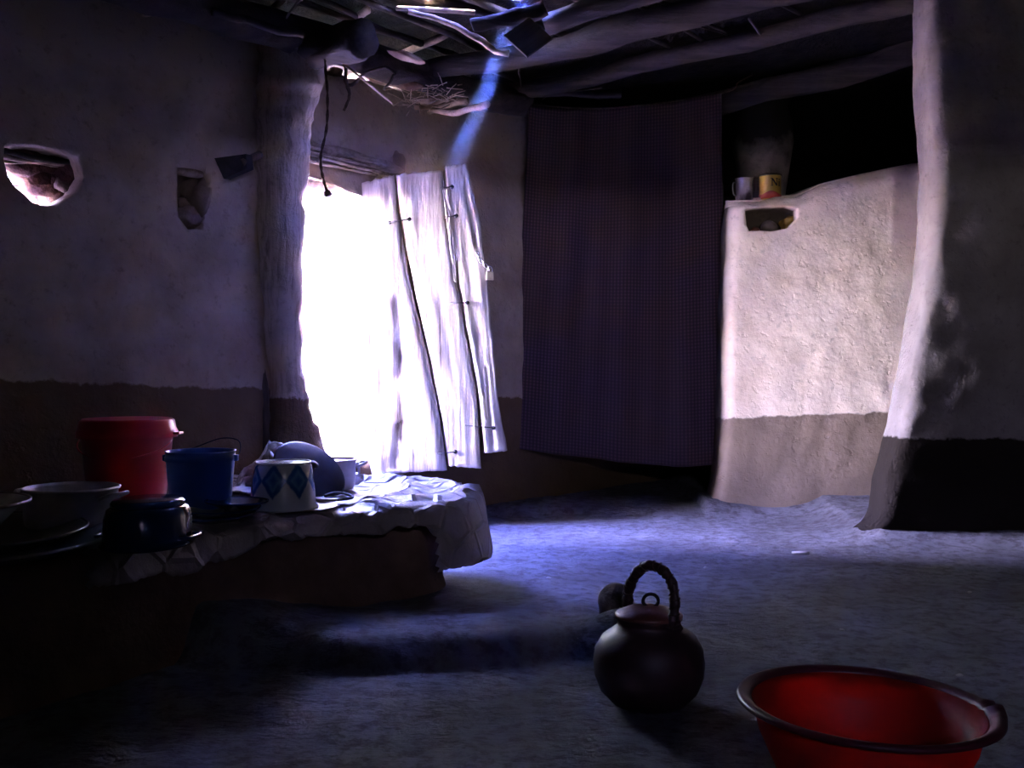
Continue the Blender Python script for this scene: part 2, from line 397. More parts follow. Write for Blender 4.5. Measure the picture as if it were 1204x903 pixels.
# ---------------------------------------------------------------- back wall, room beyond, low partition, right pier, closing walls
def XYw(p0, p1):
    p0 = Vector((p0[0], p0[1], 0)); d = (Vector((p1[0], p1[1], 0))-p0); L = d.length; d.normalize(); n = Vector((d.y, -d.x, 0))
    return (lambda s, z, off: p0+d*s+n*off+Vector((0, 0, z))), L
def wtop(f): return lambda s: (lambda p: zr(p.x, p.y)+.03)(f(s, 0, -.15))
f, L = XYw((1.6, 8.4), (4.3, 8.4)); o = wall_box('wall_back', f, 0, L, 3.3, .3, .12, M_back, .02, 5, wtop(f)); tag(o, 'dark far wall of the back room', kind='structure')

def loft_wall(name, outline, zt, xf, mt, amp=.015, seed=0, nz=70, capin=.05):
    """upright wall lofted from a plan outline; zt(x) top height; xf(z, x) horizontal shift"""
    n = len(outline); cx = sum(p[0] for p in outline)/n; cy = sum(p[1] for p in outline)/n; vs = []; fs = []
    for j in range(nz+5):
        t = min(1, j/nz); sh = 0
        if j > nz-3: sh = [.12, .3, .55, .8, 1, 1, 1, 1][min(7, j-nz+2)]
        for (x, y) in outline:
            z = -.05+t*(zt(x)+.05)
            if j > nz-3: z -= (1-math.sqrt(max(0, 1-sh*sh)))*.0
            yy = lerp(y, cy, sh*.9 if j >= nz-2 else 0); dz = 0
            if j > nz: dz = .02*(j-nz)/5
            p = Vector((x+xf(z, x), yy, z+dz))
            nn = Vector((0, -1 if y < cy else 1, 0)); q = (x, y*2, z)
            p += nn*(amp*fb(q, 1.6, 3, seed)+amp*.5*fb(q, 7, 3, seed+2)); p.x += amp*.7*fb(q, 4, 3, seed+4)
            vs.append(p)
    m = nz+5
    fs = [(j*n+k, j*n+(k+1) % n, (j+1)*n+(k+1) % n, (j+1)*n+k) for j in range(m-1) for k in range(n)]
    fs += [tuple(range(n))[::-1], tuple(range((m-1)*n, m*n))]
    return mesh(name, vs, fs, mt)
def rrect(x0, x1, y0, y1, r, step=.03):
    o = []
    def seg(a, b):
        k = max(1, int(math.hypot(b[0]-a[0], b[1]-a[1])/step))
        for i in range(k): o.append((lerp(a[0], b[0], i/k), lerp(a[1], b[1], i/k)))
    def arc(cx, cy, a0, a1):
        for i in range(6): a = R(lerp(a0, a1, i/6)); o.append((cx+r*math.cos(a), cy+r*math.sin(a)))
    seg((x0+r, y0), (x1-r, y0)); arc(x1-r, y0+r, -90, 0); seg((x1, y0+r), (x1, y1-r)); arc(x1-r, y1-r, 0, 90)
    seg((x1-r, y1), (x0+r, y1)); arc(x0+r, y1-r, 90, 180); seg((x0, y1-r), (x0, y0+r)); arc(x0+r, y0+r, 180, 270)
    return o
YL = 5.86; niche_darken(M_low, YL, 1.77)
lowtop = [(1.15, 1.80), (1.26, 1.80), (1.40, 1.80), (1.50, 1.83), (1.65, 1.83), (1.8, 1.90), (2.05, 1.96), (2.35, 2.02), (3.2, 2.06)]
lowx = [(0, -.075), (.15, -.04), (.35, -.015), (.7, 0), (1.0, -.0), (1.4, .02), (1.7, .03), (1.8, .04)]
wm = loft_wall('wall_middle', rrect(1.215, 3.4, YL, YL+.30, .07), lambda x: interp(lowtop, x), lambda z, x: interp(lowx, z)*sstep(1.9, 1.2, x), M_low, .014, 2, 90)
tag(wm, 'low whitewashed mud partition with a small niche', kind='structure')
def nf(px, py): p = P(px, py, YL); return (p.x, p.z)
niche = rag([nf(a, b) for a, b in [(876, 247), (900, 243), (925, 242), (937, 246), (937, 258), (928, 268), (905, 272), (880, 272), (877, 266)]], .02, .003, 5)
boolean_cut(wm, [prism(niche, lambda u, v, d: Vector((u, YL+d, v)), -.1, .20)])

pierx = [(0, -.09), (.03, -.04), (.07, .02), (.13, .05), (.32, .08), (.56, .15), (.97, .22), (1.38, .28), (1.8, .31), (2.21, .275), (2.62, .27), (2.9, .26)]
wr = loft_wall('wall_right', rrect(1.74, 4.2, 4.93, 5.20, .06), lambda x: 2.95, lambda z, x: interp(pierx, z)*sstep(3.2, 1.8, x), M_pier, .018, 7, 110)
tag(wr, 'tall whitewashed mud pier with a dark lower band', kind='structure')
f, L = XYw((4.1, 8.8), (4.1, -2.6)); o = wall_box('wall_side', f, 0, L, 3.4, .3, .15, M_back, .02, 9, wtop(f)); tag(o, 'right side wall of the hut', kind='structure')
f, L = XYw((4.4, -2.3), (-6.1, .0)); o = wall_box('wall_front', f, 0, L, 3.6, .3, .15, M_pier, .02, 12, wtop(f)); tag(o, 'rear wall behind the viewer', kind='structure')
boolean_cut(o, [prism([(3.61, 1.53), (3.81, 1.53), (3.81, 1.69), (3.61, 1.69)], f, .2, -.6)])  # small opening cut only to let in the added fill

# ---------------------------------------------------------------- roof
def ray_roof(px, py, dz=0):
    k = (px-602)/F; m = -(py-HZ)/F
    c = 2.47+dz+.15*(-A0.x*NW.x-A0.y*NW.y); t = (c-H0)/(m-.15*(k*NW.x+NW.y)); return Vector((k*t, t, H0+m*t))
ds = .12; vs = []; fs = []; x0, x1, y0, y1 = -6.6, 4.6, -3.0, 9.4
ns, ny = int((x1-x0)/ds), int((y1-y0)/ds)
for side in (0, 1):
    for j in range(ny+1):
        for i in range(ns+1):
            x = lerp(x0, x1, i/ns); y = lerp(y0, y1, j/ny)
            vs.append((x, y, zr(x, y)+side*.014+.012*fb((x, y, 0), 3, 2)))
m = (ns+1)*(ny+1); keep = []
def inroof(i, j):
    x = lerp(x0, x1, (i+.5)/ns); y = lerp(y0, y1, (j+.5)/ny)
    return (x-A0.x)*NW.x+(y-A0.y)*NW.y > -.42
cells = {(i, j) for j in range(ny) for i in range(ns) if inroof(i, j)}
for (i, j) in cells:
    a = j*(ns+1)+i; fs += [(a, a+1, a+ns+2, a+ns+1), (m+a+ns+1, m+a+ns+2, m+a+1, m+a)]
    for (di, dj, e) in ((0, -1, (a, a+1)), (1, 0, (a+1, a+ns+2)), (0, 1, (a+ns+2, a+ns+1)), (-1, 0, (a+ns+1, a))):
        if (i+di, j+dj) not in cells: fs.append((e[1], e[0], e[0]+m, e[1]+m))
used = sorted({k for q in fs for k in q}); mp_ = {k: n_ for n_, k in enumerate(used)}
ce = mesh('ceiling', [vs[k] for k in used], [tuple(mp_[k] for k in q) for q in fs], M_roof)
tag(ce, 'smoke-blackened pole and brush roof with gaps', kind='structure')
def roofcut(a, b, wd):
    # narrow slot along the line a-b, added so the sun lights one pole
    n_ = Vector((-(b-a).y, (b-a).x, 0)).normalized()*wd/2; q = [a-n_, b-n_, b+n_, a+n_]
    return prism([(p.x, p.y) for p in q], lambda u, v, d: Vector((u, v, zr(u, v)+d)), -.1, .1)
def up_sun(p):     # where the sun ray that reaches p crosses the roof
    t = 0
    for _ in range(30):
        q = p-SUND*t; t += (zr(q.x, q.y)-q.z)/.75
    return p-SUND*t
LP = [P(466, 10, 4.72), P(500, 11, 4.70), P(558, 15, 4.66)]
hc = ray_roof(616, -6)
hole = [(hc.x+.055*math.cos(R(a)), hc.y+.05*math.sin(R(a))) for a in range(0, 360, 40)]
boolean_cut(ce, [roofcut(up_sun(LP[0]), up_sun(LP[2]), .016),
                 prism(hole, lambda u, v, d: Vector((u, v, zr(u, v)+d)), -.1, .1)])

def pole(name, pts, r0, r1, mt, parent, seed=0, wob=.22, seg=12, k=5, kink=.02):
    pts = smooth_path(pts, k); n = len(pts)
    pts = [p+Vector((kink*noise.noise(Vector((i*.35, seed, 0))), kink*noise.noise(Vector((i*.35, seed, 9))), kink*noise.noise(Vector((i*.35, seed, 19))))) for i, p in enumerate(pts)]
    return G().tube(pts, [lerp(r0, r1, i/(n-1)) for i in range(n)], seg, wob, seed).build(name, mt, parent)
# big rafters, seen from below
pole('rafter', [P(560, 118, 5.85), P(700, 88, 5.7), P(880, 48, 5.45), P(1075, 2, 5.15), P(1230, -40, 4.9)], .045, .06, M_dkwood, ce, 1)
pole('rafter', [P(505, 82, 5.3), P(640, 62, 5.2), P(760, 28, 5.05), P(900, -8, 4.9), P(1000, -40, 4.8)], .05, .085, M_dkwood, ce, 2)
pole('rafter', [P(600, 140, 6.4), P(700, 150, 6.35), P(900, 108, 6.2), P(1090, 55, 6.0)], .07, .08, M_dkwood, ce, 3)
pole('rafter', [P(640, 30, 4.8), P(760, -10, 4.7), P(860, -45, 4.6)], .05, .06, M_dkwood, ce, 4)
pole('rafter', [P(590, 112, 6.15), P(650, 108, 6.1), P(730, 112, 6.05)], .028, .03, M_dkwood, ce, 6)
# girder on the post along the left wall
gpts = [WL(s, 2.36+.02*math.sin(s*2)+.03*(s < 0)*-s, .17) for s in (-3.2, -2, -1, -.2, .5, 1.1, 1.8, 2.4, 2.8)]
pole('girder', gpts, .09, .08, M_dkwood, ce, 7, .2, 16)
pole('girder', [WL(s, 2.36, -.12) for s in (-3, -1.5, 0, .4)], .05, .05, M_dkwood, ce, 8)
# stub of a cross log above the rope
q = P(427, 46, 4.5); pole('log', [q, q-NW*.15+Vector((0, 0, .01)), q-NW*.45+Vector((0, 0, .03))], .085, .08, M_dkwood, ce, 4, .2, 18, 3, .01)
q = P(388, 50, 4.62); pole('log', [q, q-NW*.15, q-NW*.4+Vector((0, 0, .03))], .06, .06, M_dkwood, ce, 14, .2, 16, 3, .01)
# battens and branches across the rafters
random.seed(21); HOFF = (hc-A0).dot(NW)
def in_beam(p): return ((p-hc)-SUND*(p-hc).dot(SUND)).length < .12
for i in range(50):
    off = .3+i*.085+random.uniform(-.02, .02); s0 = random.uniform(-1.2, .6); s1 = random.uniform(2.2, 3.4); pts = []
    bow = random.uniform(-.06, .06); skew = random.uniform(-.35, .35) if abs(off-1.0) > .45 else 0
    if abs(off-HOFF) < .085: continue
    for k in range(6):
        s = lerp(s0, s1, k/5); p = WL(s, 0, off+bow*math.sin(k*.63)+skew*(k-2.5)/5); pts.append(Vector((p.x, p.y, zr(p.x, p.y)-.028-random.uniform(0, .02))))
    pole('branch', pts, random.uniform(.012, .024), random.uniform(.008, .018), M_dkwood, ce, i*.7, .25, 6, 3, .03)
for i in range(40):
    off = random.uniform(.3, 3.2); s = random.uniform(.2, 3.2); a = random.uniform(0, 3.1); L_ = random.uniform(.2, .6); p0 = WL(s, 0, off); pts = []
    for k in range(4):
        p = p0+Vector((math.cos(a), math.sin(a), 0))*L_*k/3; pts.append(Vector((p.x, p.y, zr(p.x, p.y)-.06-.07*random.random())))
    if any(in_beam(p) for p in pts): continue
    pole('twig', pts, .008, .003, M_dkwood, ce, i*1.3, .2, 5, 2, .02)
# outer eave poles lit from the yard
for i in range(6):
    s = -.3+i*.45; pts = [WL(s+random.uniform(-.1, .1), zr(*WL(s, 0, o_)[:2])-.03, o_) for o_ in (-.7, -.3, .1, .4)]
    pole('eave_pole', pts, .022, .018, M_ltwood, ce, i*2.2, .2, 8, 3)
# single pieces that catch the light
G().tube(LP, .011, 8, .1).build('pole', M_ltwood, ce)
pole('branch', [P(480, 14, 4.7), P(520, 24, 4.65), P(560, 45, 4.55), P(597, 64, 4.5)], .012, .016, M_ltwood, ce, 51, .2, 8)
pole('branch', [P(555, 30, 4.55), P(600, 22, 4.52), P(640, 12, 4.5)], .03, .035, M_dkwood, ce, 53, .2, 10)
pole('branch', [P(505, 132, 5.45), P(540, 131, 5.2), P(574, 123, 5.0)], .014, .018, M_ltwood, ce, 55, .1, 9)
pole('branch', [P(480, 128, 5.5), P(530, 122, 5.4), P(548, 118, 5.35)], .014, .018, M_stone, ce, 56, .35, 9)
pole('branch', [P(410, 100, 5.0), P(435, 84, 4.95), P(455, 80, 4.95), P(463, 90, 4.95), P(452, 105, 4.95)], .009, .006, M_dkwood, ce, 57, .1, 7)
pole('branch', [P(250, 14, 4.3), P(300, 28, 4.4), P(360, 40, 4.5)], .018, .02, M_dkwood, ce, 58, .2, 8)
G().box((0, 0, 0), (.15, .15, .010), None).build('slab', M_dkwood, None, False)
o = bpy.data.objects[-1] if False else [x for x in C.objects if x.name.startswith('slab')][-1]
o.name = 'bark_flap'; o.parent = ce; o.location = P(621, 44, 4.45); o.rotation_euler = (R(62), R(-38), R(20))
for i, (px, py, Y, w_, h_, ry) in enumerate([(445, 92, 5.15, .17, .05, .2), (475, 98, 5.2, .20, .055, .1), (512, 118, 5.4, .22, .05, -.1), (478, 66, 4.8, .17, .035, .25), (182, 10, 4.25, .12, .035, -.5), (205, 4, 4.3, .12, .04, -.5), (284, 22, 4.5, .05, .08, .3), (262, 20, 4.5, .06, .03, 0), (232, 25, 4.4, .07, .02, 0), (30+118, 2, 4.2, .06, .03, 0)]):
    blob('bark_piece', P(px, py, Y), (w_, .08, h_), M_ltwood if i in (4, 5, 6, 0) else M_stone, ce, i*3.1, .4, 3, (0, ry, .2))
# brush tucked under the eave above the door
g = G(); random.seed(8)
for i in range(70):
    p = P(random.uniform(470, 535), random.uniform(98, 125), random.uniform(5.2, 5.45)); a = random.uniform(0, 6.28)
    g.tube([p, p+Vector((math.cos(a)*.05, -.02, math.sin(a)*.04)), p+Vector((math.cos(a)*.09, -.03, math.sin(a)*.06))], .0028, 4)
o = g.build('brush', M_ltwood, ce); o['kind'] = 'stuff'

# ---------------------------------------------------------------- posts
def trunk(name, prof, mt, label, group=None, seg=20, wob=.12, seed=0, squash=1.0):
    """prof: (px_left, px_right, py, Y)"""
    base = P((prof[-1][0]+prof[-1][1])/2, prof[-1][2], prof[-1][3]); base.z = 0
    e = empty(name, base); pts = []; rs = []
    for (a, b, py, Y) in prof:
        p = P((a+b)/2, py, Y); pts.append(p-base); rs.append((b-a)/2/F*Y)
    pts = smooth_path(pts, 8); n = len(pts); rr = [interp([(i*8, r) for i, r in enumerate(rs)], k) for k in range(n)]
    g = G(); g.tube(pts, rr, seg, wob, seed); o = g.build('trunk', mt, e)
    tag(e, label, 'post', group); return e
M_postmud = mud_wall_mat('daubed_post', (.66, .56, .50), (.42, .35, .31), (.17, .115, .07), .70, 0, soot=(2.05, 2.5), wave=.05)
def postmat():
    m = M_postmud; nt = m.node_tree; b = nt.nodes['Principled BSDF']
    g = N(nt, 'ShaderNodeNewGeometry'); mp = N(nt, 'ShaderNodeMapping'); mp.inputs['Scale'].default_value = (1, 1, .07)
    nt.links.new(g.outputs['Position'], mp.inputs[0]); n1 = noise_tex(nt, mp.outputs[0], 40, 7, .7); n2 = noise_tex(nt, g.outputs['Position'], 45, 6, .7)
    bump(nt, b, math_(nt, 'MULTIPLY_ADD', n1, 1.6, n2), .9, .014)
    src = b.inputs['Base Color'].links[0].from_socket
    nt.links.new(mixc(nt, ramp(nt, n1, [(.34, .55), (.5, 0)]), src, (.09, .07, .06)), b.inputs['Base Color'])
postmat()
trunk('door_post', [(306, 388, 60, 4.83), (303, 378, 95, 4.83), (300, 366, 140, 4.83), (298, 360, 200, 4.83), (300, 357, 280, 4.83), (309, 355, 370, 4.83), (316, 358, 440, 4.83), (318, 366, 490, 4.83), (312, 382, 535, 4.83), (306, 392, 600, 4.83), (304, 398, 640, 4.83)],
      M_postmud, 'thick mud-daubed doorpost flaring at its top beside the bright doorway', seed=2, wob=.10, seg=26)
trunk('slim_post', [(268, 296, 70, 4.80), (272, 301, 110, 4.80), (276, 300, 200, 4.80), (284, 303, 300, 4.80), (295, 310, 400, 4.80), (303, 318, 470, 4.80), (305, 322, 560, 4.80), (305, 322, 642, 4.80)],
      M_dkwoodz, 'slim dark pole squeezed between the left wall and the thick doorpost', seed=5, wob=.15)
# mud column in the back room, behind the low partition
e = empty('mud_column', (1.62, 6.62, 0))
def colp(px0, px1, py): return ((px1-px0)/2/F*6.62, H0-(py-HZ)/F*6.62)
prof = [colp(880, 950, 640), colp(888, 942, 420), colp(893, 936, 270), (*colp(890, 940, 235),), colp(884, 945, 200), colp(879, 951, 165), colp(882, 950, 145), colp(890, 946, 130), colp(880, 950, 112), colp(890, 940, 100)]
prof = [(r, max(z, 0)) for r, z in prof]
M_col = mud_wall_mat('column_whitewash', (.80, .72, .66), (.66, .58, .52), (.17, .12, .09), .4, 0, soot=(2.18, 2.32))
o = G().lathe(prof, 28, fn=lambda p, a: p*(1+.03*noise.noise(p*5)) if p.z > .1 else p).build('shaft', M_col, e)
pole('stub_pole', [Vector((-.03, 0, 2.4)), Vector((-.05, 0, 2.6)), Vector((-.09, 0, 2.85))], .10, .085, M_dkwoodz, e, 3)
tag(e, 'whitewashed mud column widening to a sooty head behind the low partition', 'column')

# ---------------------------------------------------------------- door
HG = WL(1.81, 0, .03); DD = Vector((.968, .25, 0)).normalized(); DN = Vector((DD.y, -DD.x, 0))
def Dp(px, py, off=0):
    k = Vector(((px-602)/F, 1, -(py-HZ)/F)); t = (HG-Vector((0, 0, 0))).dot(DN)/Vector((k.x, k.y, 0)).dot(DN)
    return Vector((k.x*t, t, H0+k.z*t))+DN*off
door = empty('door_1', (HG.x, HG.y, .3)); tag(door, 'rough weathered plank door swung into the room', kind='structure')
def plank(left, right, seed, tk=.035, fray=0):
    """left/right: edge lines as pixel rows [(px,py)...] top to bottom"""
    nu, nv = 16, 90; vs = []; fs = []; base = door.location
    def edge(tab, t):
        n = len(tab)-1; k = min(int(t*n), n-1); f_ = t*n-k; return lerp(tab[k][0], tab[k+1][0], f_), lerp(tab[k][1], tab[k+1][1], f_)
    for side in (0, 1):
        for j in range(nv+1):
            t = j/nv; a = edge(left, t); b = edge(right, t)
            for i in range(nu+1):
                u = i/nu
                endn = 3*noise.noise(Vector((u*9+seed, 0, 4)))*(1-t*.6) if t < .06 or t > .97 else 0
                jx = 1.2*noise.noise(Vector((t*14, seed, u > .5)))*(1 if i in (0, nu) else 0)
                px = lerp(a[0], b[0], u)+jx; py = lerp(a[1], b[1], u)+endn
                g = noise.noise(Vector((u*4+seed*3, t*1.5, seed)))*.003+noise.noise(Vector((u*13+seed, t*2.2, 5)))*.0022+.0035*fb((u*2, t*6, seed), 1, 3)-.012*max(0, 1-abs(u-.5-.25*math.sin(t*3+seed))*14)*(1 if noise.noise(Vector((t*3, seed, 2))) > .1 else 0)
                ed = -.008 if i in (0, nu) else 0
                vs.append(Dp(px, py, (g+ed) if side == 0 else -tk)-base)
    m = (nu+1)*(nv+1)
    for j in range(nv):
        for i in range(nu):
            a = j*(nu+1)+i; fs += [(a, a+1, a+nu+2, a+nu+1), (m+a+nu+1, m+a+nu+2, m+a+1, m+a)]
    for i in range(nu): fs += [(i+1, i, m+i, m+i+1), (nv*(nu+1)+i, nv*(nu+1)+i+1, m+nv*(nu+1)+i+1, m+nv*(nu+1)+i)]
    for j in range(nv): a = j*(nu+1); b = a+nu; fs += [(a, a+nu+1, m+a+nu+1, m+a), (b+nu+1, b, m+b, m+b+nu+1)]
    return mesh('plank', vs, fs, M_door, door)
plank([(419, 217), (421, 300), (425, 400), (429, 480), (433, 530), (438, 558)], [(464, 205), (467, 245), (482, 330), (503, 420), (517, 490), (526, 553)], 1)
plank([(466, 205), (470, 245), (486, 330), (506, 420), (520, 490), (528, 548)], [(521, 200), (524, 260), (537, 335), (549, 400), (561, 470), (566, 551)], 4)
plank([(523, 196), (528, 260), (541, 335), (552, 400), (563, 460), (570, 533)], [(548, 192), (563, 250), (573, 320), (580, 400), (586, 470), (597, 530)], 7)
plank([(520, 222), (524, 250), (528, 290), (533, 330)], [(527, 222), (533, 255), (536, 295), (537, 332)], 9, .02)
# wire stitches through drilled holes
for (a, b) in [((458, 262), (481, 258)), ((519, 222), (531, 220)), ((524, 256), (536, 254)), ((530, 357), (549, 356)), ((547, 500), (580, 503)), ((514, 533), (535, 531))]:
    p = Dp(*a, .012)-door.location; q = Dp(*b, .012)-door.location
    G().tube([p-DN*.03, p, p.lerp(q, .5)+DN*.008, q, q-DN*.03], .0026, 6).build('wire_stitch', M_iron, door)
    for r_ in (q,): 
        G().tube([r_-DN*.02, r_+DN*.001], .010, 10).build('hole_dot', M_iron, door)  # dark disc drawn in place of the drilled hole
G().tube([Dp(458, 262, -.01)-door.location, Dp(458, 262, .010)-door.location], .008, 10).build('hole_dot', M_iron, door)
# chain and padlock
M_chain = mat('chain_steel', (.45, .45, .5), (.3, .3, .34), .4, 30, .2, .001, metal=1)
M_brass = mat('padlock_metal', (.55, .47, .36), (.42, .35, .26), .45, 40, .2, .001, metal=.5)
ch = empty('door_chain', Dp(561, 298, .02)); tag(ch, 'short steel chain looped through the door edge, holding the padlock', 'chain')
cp = [(560, 299), (561, 303), (564, 307), (567, 310), (570, 313), (573, 316)]
for i, (a, b) in enumerate(cp):
    c = Dp(a, b, .028)-ch.location; pts = []
    for k in range(13):
        t = 2*math.pi*k/12; u = DD*math.cos(t)*.009+Vector((0, 0, 1))*math.sin(t)*.013
        if i % 2: u = DN*math.cos(t)*.009+Vector((0, 0, 1))*math.sin(t)*.013
        pts.append(c+u+DD*(-.004*math.sin(t)))
    G().tube(pts, .0028, 6).build('link', M_chain, ch)
pc = Dp(574.5, 325, .03)
pl = empty('padlock', pc); tag(pl, 'small pale padlock hanging on the door edge', 'padlock')
Md = Matrix((DD, DN, Vector((0, 0, 1)))).transposed()
G().box((0, 0, 0), (.042, .018, .044), Md).build('body', M_brass, pl, False, .004)
G().tube([DD*-.014+Vector((0, 0, .02)), DD*-.014+Vector((0, 0, .036)), DD*-.008+Vector((0, 0, .048)), Vector((0, 0, .052)), DD*.008+Vector((0, 0, .048)), DD*.014+Vector((0, 0, .036)), DD*.014+Vector((0, 0, .02))], .0035, 8).build('shackle', M_chain, pl)

# ---------------------------------------------------------------- curtain
def curtain_mat():
    m, nt, b, o = nodes('checked_cotton')
    tc = N(nt, 'ShaderNodeTexCoord'); s = N(nt, 'ShaderNodeSeparateXYZ'); nt.links.new(tc.outputs['UV'], s.inputs[0])
    def stripes(v, f_): return ramp(nt, math_(nt, 'FRACT', math_(nt, 'MULTIPLY', v, f_)), [(.42, 0), (.5, 1), (.92, 1), (1, 0)])
    a = stripes(s.outputs['X'], 62); c = stripes(s.outputs['Y'], 108)
    col = mixc(nt, a, (.048, .030, .034), (.105, .056, .062)); col = mixc(nt, mixc(nt, c, (0, 0, 0), (.55, .55, .55)), col, (.030, .019, .026))
    nt.links.new(col, b.inputs['Base Color']); b.inputs['Roughness'].default_value = 1; b.inputs['Specular IOR Level'].default_value = .1
    b.inputs['Sheen Weight'].default_value = .2
    return m
M_cur = curtain_mat()
nu, nv = 110, 90; vs = []; uv = []
for j in range(nv+1):
    v = j/nv
    for i in range(nu+1):
        u = i/nu
        top = interp([(0, 122), (.15, 127), (.35, 129), (.6, 124), (.8, 118), (1, 110)], u); bot = interp([(0, 527), (.25, 535), (.5, 543), (.75, 549), (1, 545)], u)
        px = lerp(lerp(622, 848, u), lerp(601, 856, u), v); py = lerp(top, bot, v)
        fold = (.034*math.sin(u*19+1.2*math.sin(v*2))+.012*math.sin(u*43+v*2))*(.35+.65*v)+.02*fb((u*3, v*2, 0), 1, 3)
        p = P(px, py, 6.10); vs.append((p.x, 6.10+fold, p.z)); uv.append((u, v))
fs = [(j*(nu+1)+i, j*(nu+1)+i+1, (j+1)*(nu+1)+i+1, (j+1)*(nu+1)+i) for j in range(nv) for i in range(nu)]
cu = mesh('curtain', vs, fs, M_cur)
ul = cu.data.uv_layers.new(name='uv')
for l in cu.data.loops: ul.data[l.index].uv = uv[l.vertex_index]
sm = cu.modifiers.new('s', 'SOLIDIFY'); sm.thickness = .003
tag(cu, 'dark purple checked cotton curtain hanging across the back opening', 'curtain')
e = G().tube(smooth_path([P(600, 116, 6.12), P(640, 124, 6.08), P(720, 127, 6.08), P(849, 110, 6.10), P(868, 97, 6.12), P(885, 88, 6.15)]), .005, 6).build('cord', M_rope, cu)

# ---------------------------------------------------------------- bench and cover
BO = [(-3.2, .9), (-2.0, 1.75), (-1.25, 2.45), (-1.0, 2.80), (-.83, 3.12), (-.58, 3.42), (-.36, 3.56), (-.22, 3.64), (-.15, 3.76), (-.14, 3.94), (-.24, 4.18), (-.42, 4.34), (-.68, 4.42), (-.95, 4.52), (-1.22, 4.55), (-1.98, 3.72), (-4.7, .7)]
def chaikin(p, n):
    for _ in range(n):
        q = []
        for i in range(len(p)):
            a, b = p[i], p[(i+1) % len(p)]
            q += [(.75*a[0]+.25*b[0], .75*a[1]+.25*b[1]), (.25*a[0]+.75*b[0], .25*a[1]+.75*b[1])]
        p = q
    return p
BC = chaikin(BO, 2); BT = .355
def near_outline(x, y):
    best = 1e9; q = None; ins = False; n = len(BC)
    for i in range(n):
        ax, ay = BC[i]; bx, by = BC[(i+1) % n]
        if (ay > y) != (by > y) and x < (bx-ax)*(y-ay)/(by-ay)+ax: ins = not ins
        dx, dy = bx-ax, by-ay; t = max(0, min(1, ((x-ax)*dx+(y-ay)*dy)/(dx*dx+dy*dy+1e-12)))
        cx, cy = ax+dx*t, ay+dy*t; d = math.hypot(x-cx, y-cy)
        if d < best: best = d; q = (cx, cy)
    return best, q, ins
cxm = sum(p[0] for p in BC)/len(BC); cym = sum(p[1] for p in BC)/len(BC)
g = G(); vs = []; fs = []; n = len(BC); lv = [(0, .03), (.06, .01), (.15, 0), (.25, 0), (.31, .0), (.345, .012), (.355, .04)]
dense = []
for i in range(n):
    a = Vector(BC[i]); b = Vector(BC[(i+1) % n]); k = max(1, int((b-a).length/.05))
    for j in range(k): dense.append(a.lerp(b, j/k))
n = len(dense)
for z, ins_ in lv:
    for i, p in enumerate(dense):
        t = (dense[(i+1) % n]-dense[i-1]).normalized(); nr = Vector((-t.y, t.x))  # inward for ccw
        q = p+nr*(ins_ if z > .33 else -ins_+.02+(.11*sstep(-.62, -.35, p.x)))+nr*(.012*fb((p.x, p.y, z), 5, 3)); vs.append((q.x, q.y, z-.02 if z == 0 else z))
fs = [(j*n+k, j*n+(k+1) % n, (j+1)*n+(k+1) % n, (j+1)*n+k) for j in range(len(lv)-1) for k in range(n)]+[tuple(range((len(lv)-1)*n, len(lv)*n))]
be = mesh('mud_bench', vs, fs, M_mudbrown); tag(be, 'low brown mud bench built along the left wall, carrying the pots', 'bench')

def cover_mat():
    m, nt, b, o = nodes('woven_plastic_sheet')
    v = N(nt, 'ShaderNodeTexCoord').outputs['Object']
    n1 = noise_tex(nt, v, 5, 6, .6); n2 = noise_tex(nt, v, 40, 5)
    col = ramp(nt, n1, [(.35, (.24, .20, .18)), (.65, (.38, .33, .31))]); col = mixc(nt, ramp(nt, n2, [(.6, 0), (.75, .5)]), col, (.15, .12, .10))
    nt.links.new(col, b.inputs['Base Color']); b.inputs['Roughness'].default_value = .38; b.inputs['Specular IOR Level'].default_value = .55
    wv = N(nt, 'ShaderNodeTexVoronoi', feature='DISTANCE_TO_EDGE'); wv.inputs['Scale'].default_value = 9; nt.links.new(v, wv.inputs['Vector'])
    bump(nt, b, math_(nt, 'MULTIPLY_ADD', ramp(nt, wv.outputs['Distance'], [(0, 1), (.10, 0)]), .9, noise_tex(nt, v, 18, 7, .65)), .8, .012)
    return m
M_cover = cover_mat()
def hang(x, y):      # how far the sheet hangs below the bench edge
    if x > -.30 and y < 4.1: return .215
    if y > 4.1: return .05
    return .062+.012*math.sin(x*7+y*5)+.02*sstep(-.6, -1.0, x)
def cover_z(x, y):
    z = BT+.006
    # low rim under the sheet around the end of the bench
    ex, ey = (x+.52)/.40, (y-3.98)/.30; r = math.hypot(ex, ey)
    z += .030*math.exp(-((r-.95)/.13)**2)*(1 if y > 3.85 else .45)
    z += .010*abs(fb((x*1.2+y, y*2-x*.6, 0), 3.0, 3, 3))+.004*fb((x*3, y*8, 0), 2, 3, 6)
    z += .016*max(0, 1-abs(noise.noise(Vector((x*2.2, y*4.5, 2))))*9)+.006*max(0, 1-abs(noise.noise(Vector((x*9, y*7, 8))))*6)
    return z
st = .018; gx = int(2.2/st); gy = int(2.9/st); idx = {}; vs = []; fs = []
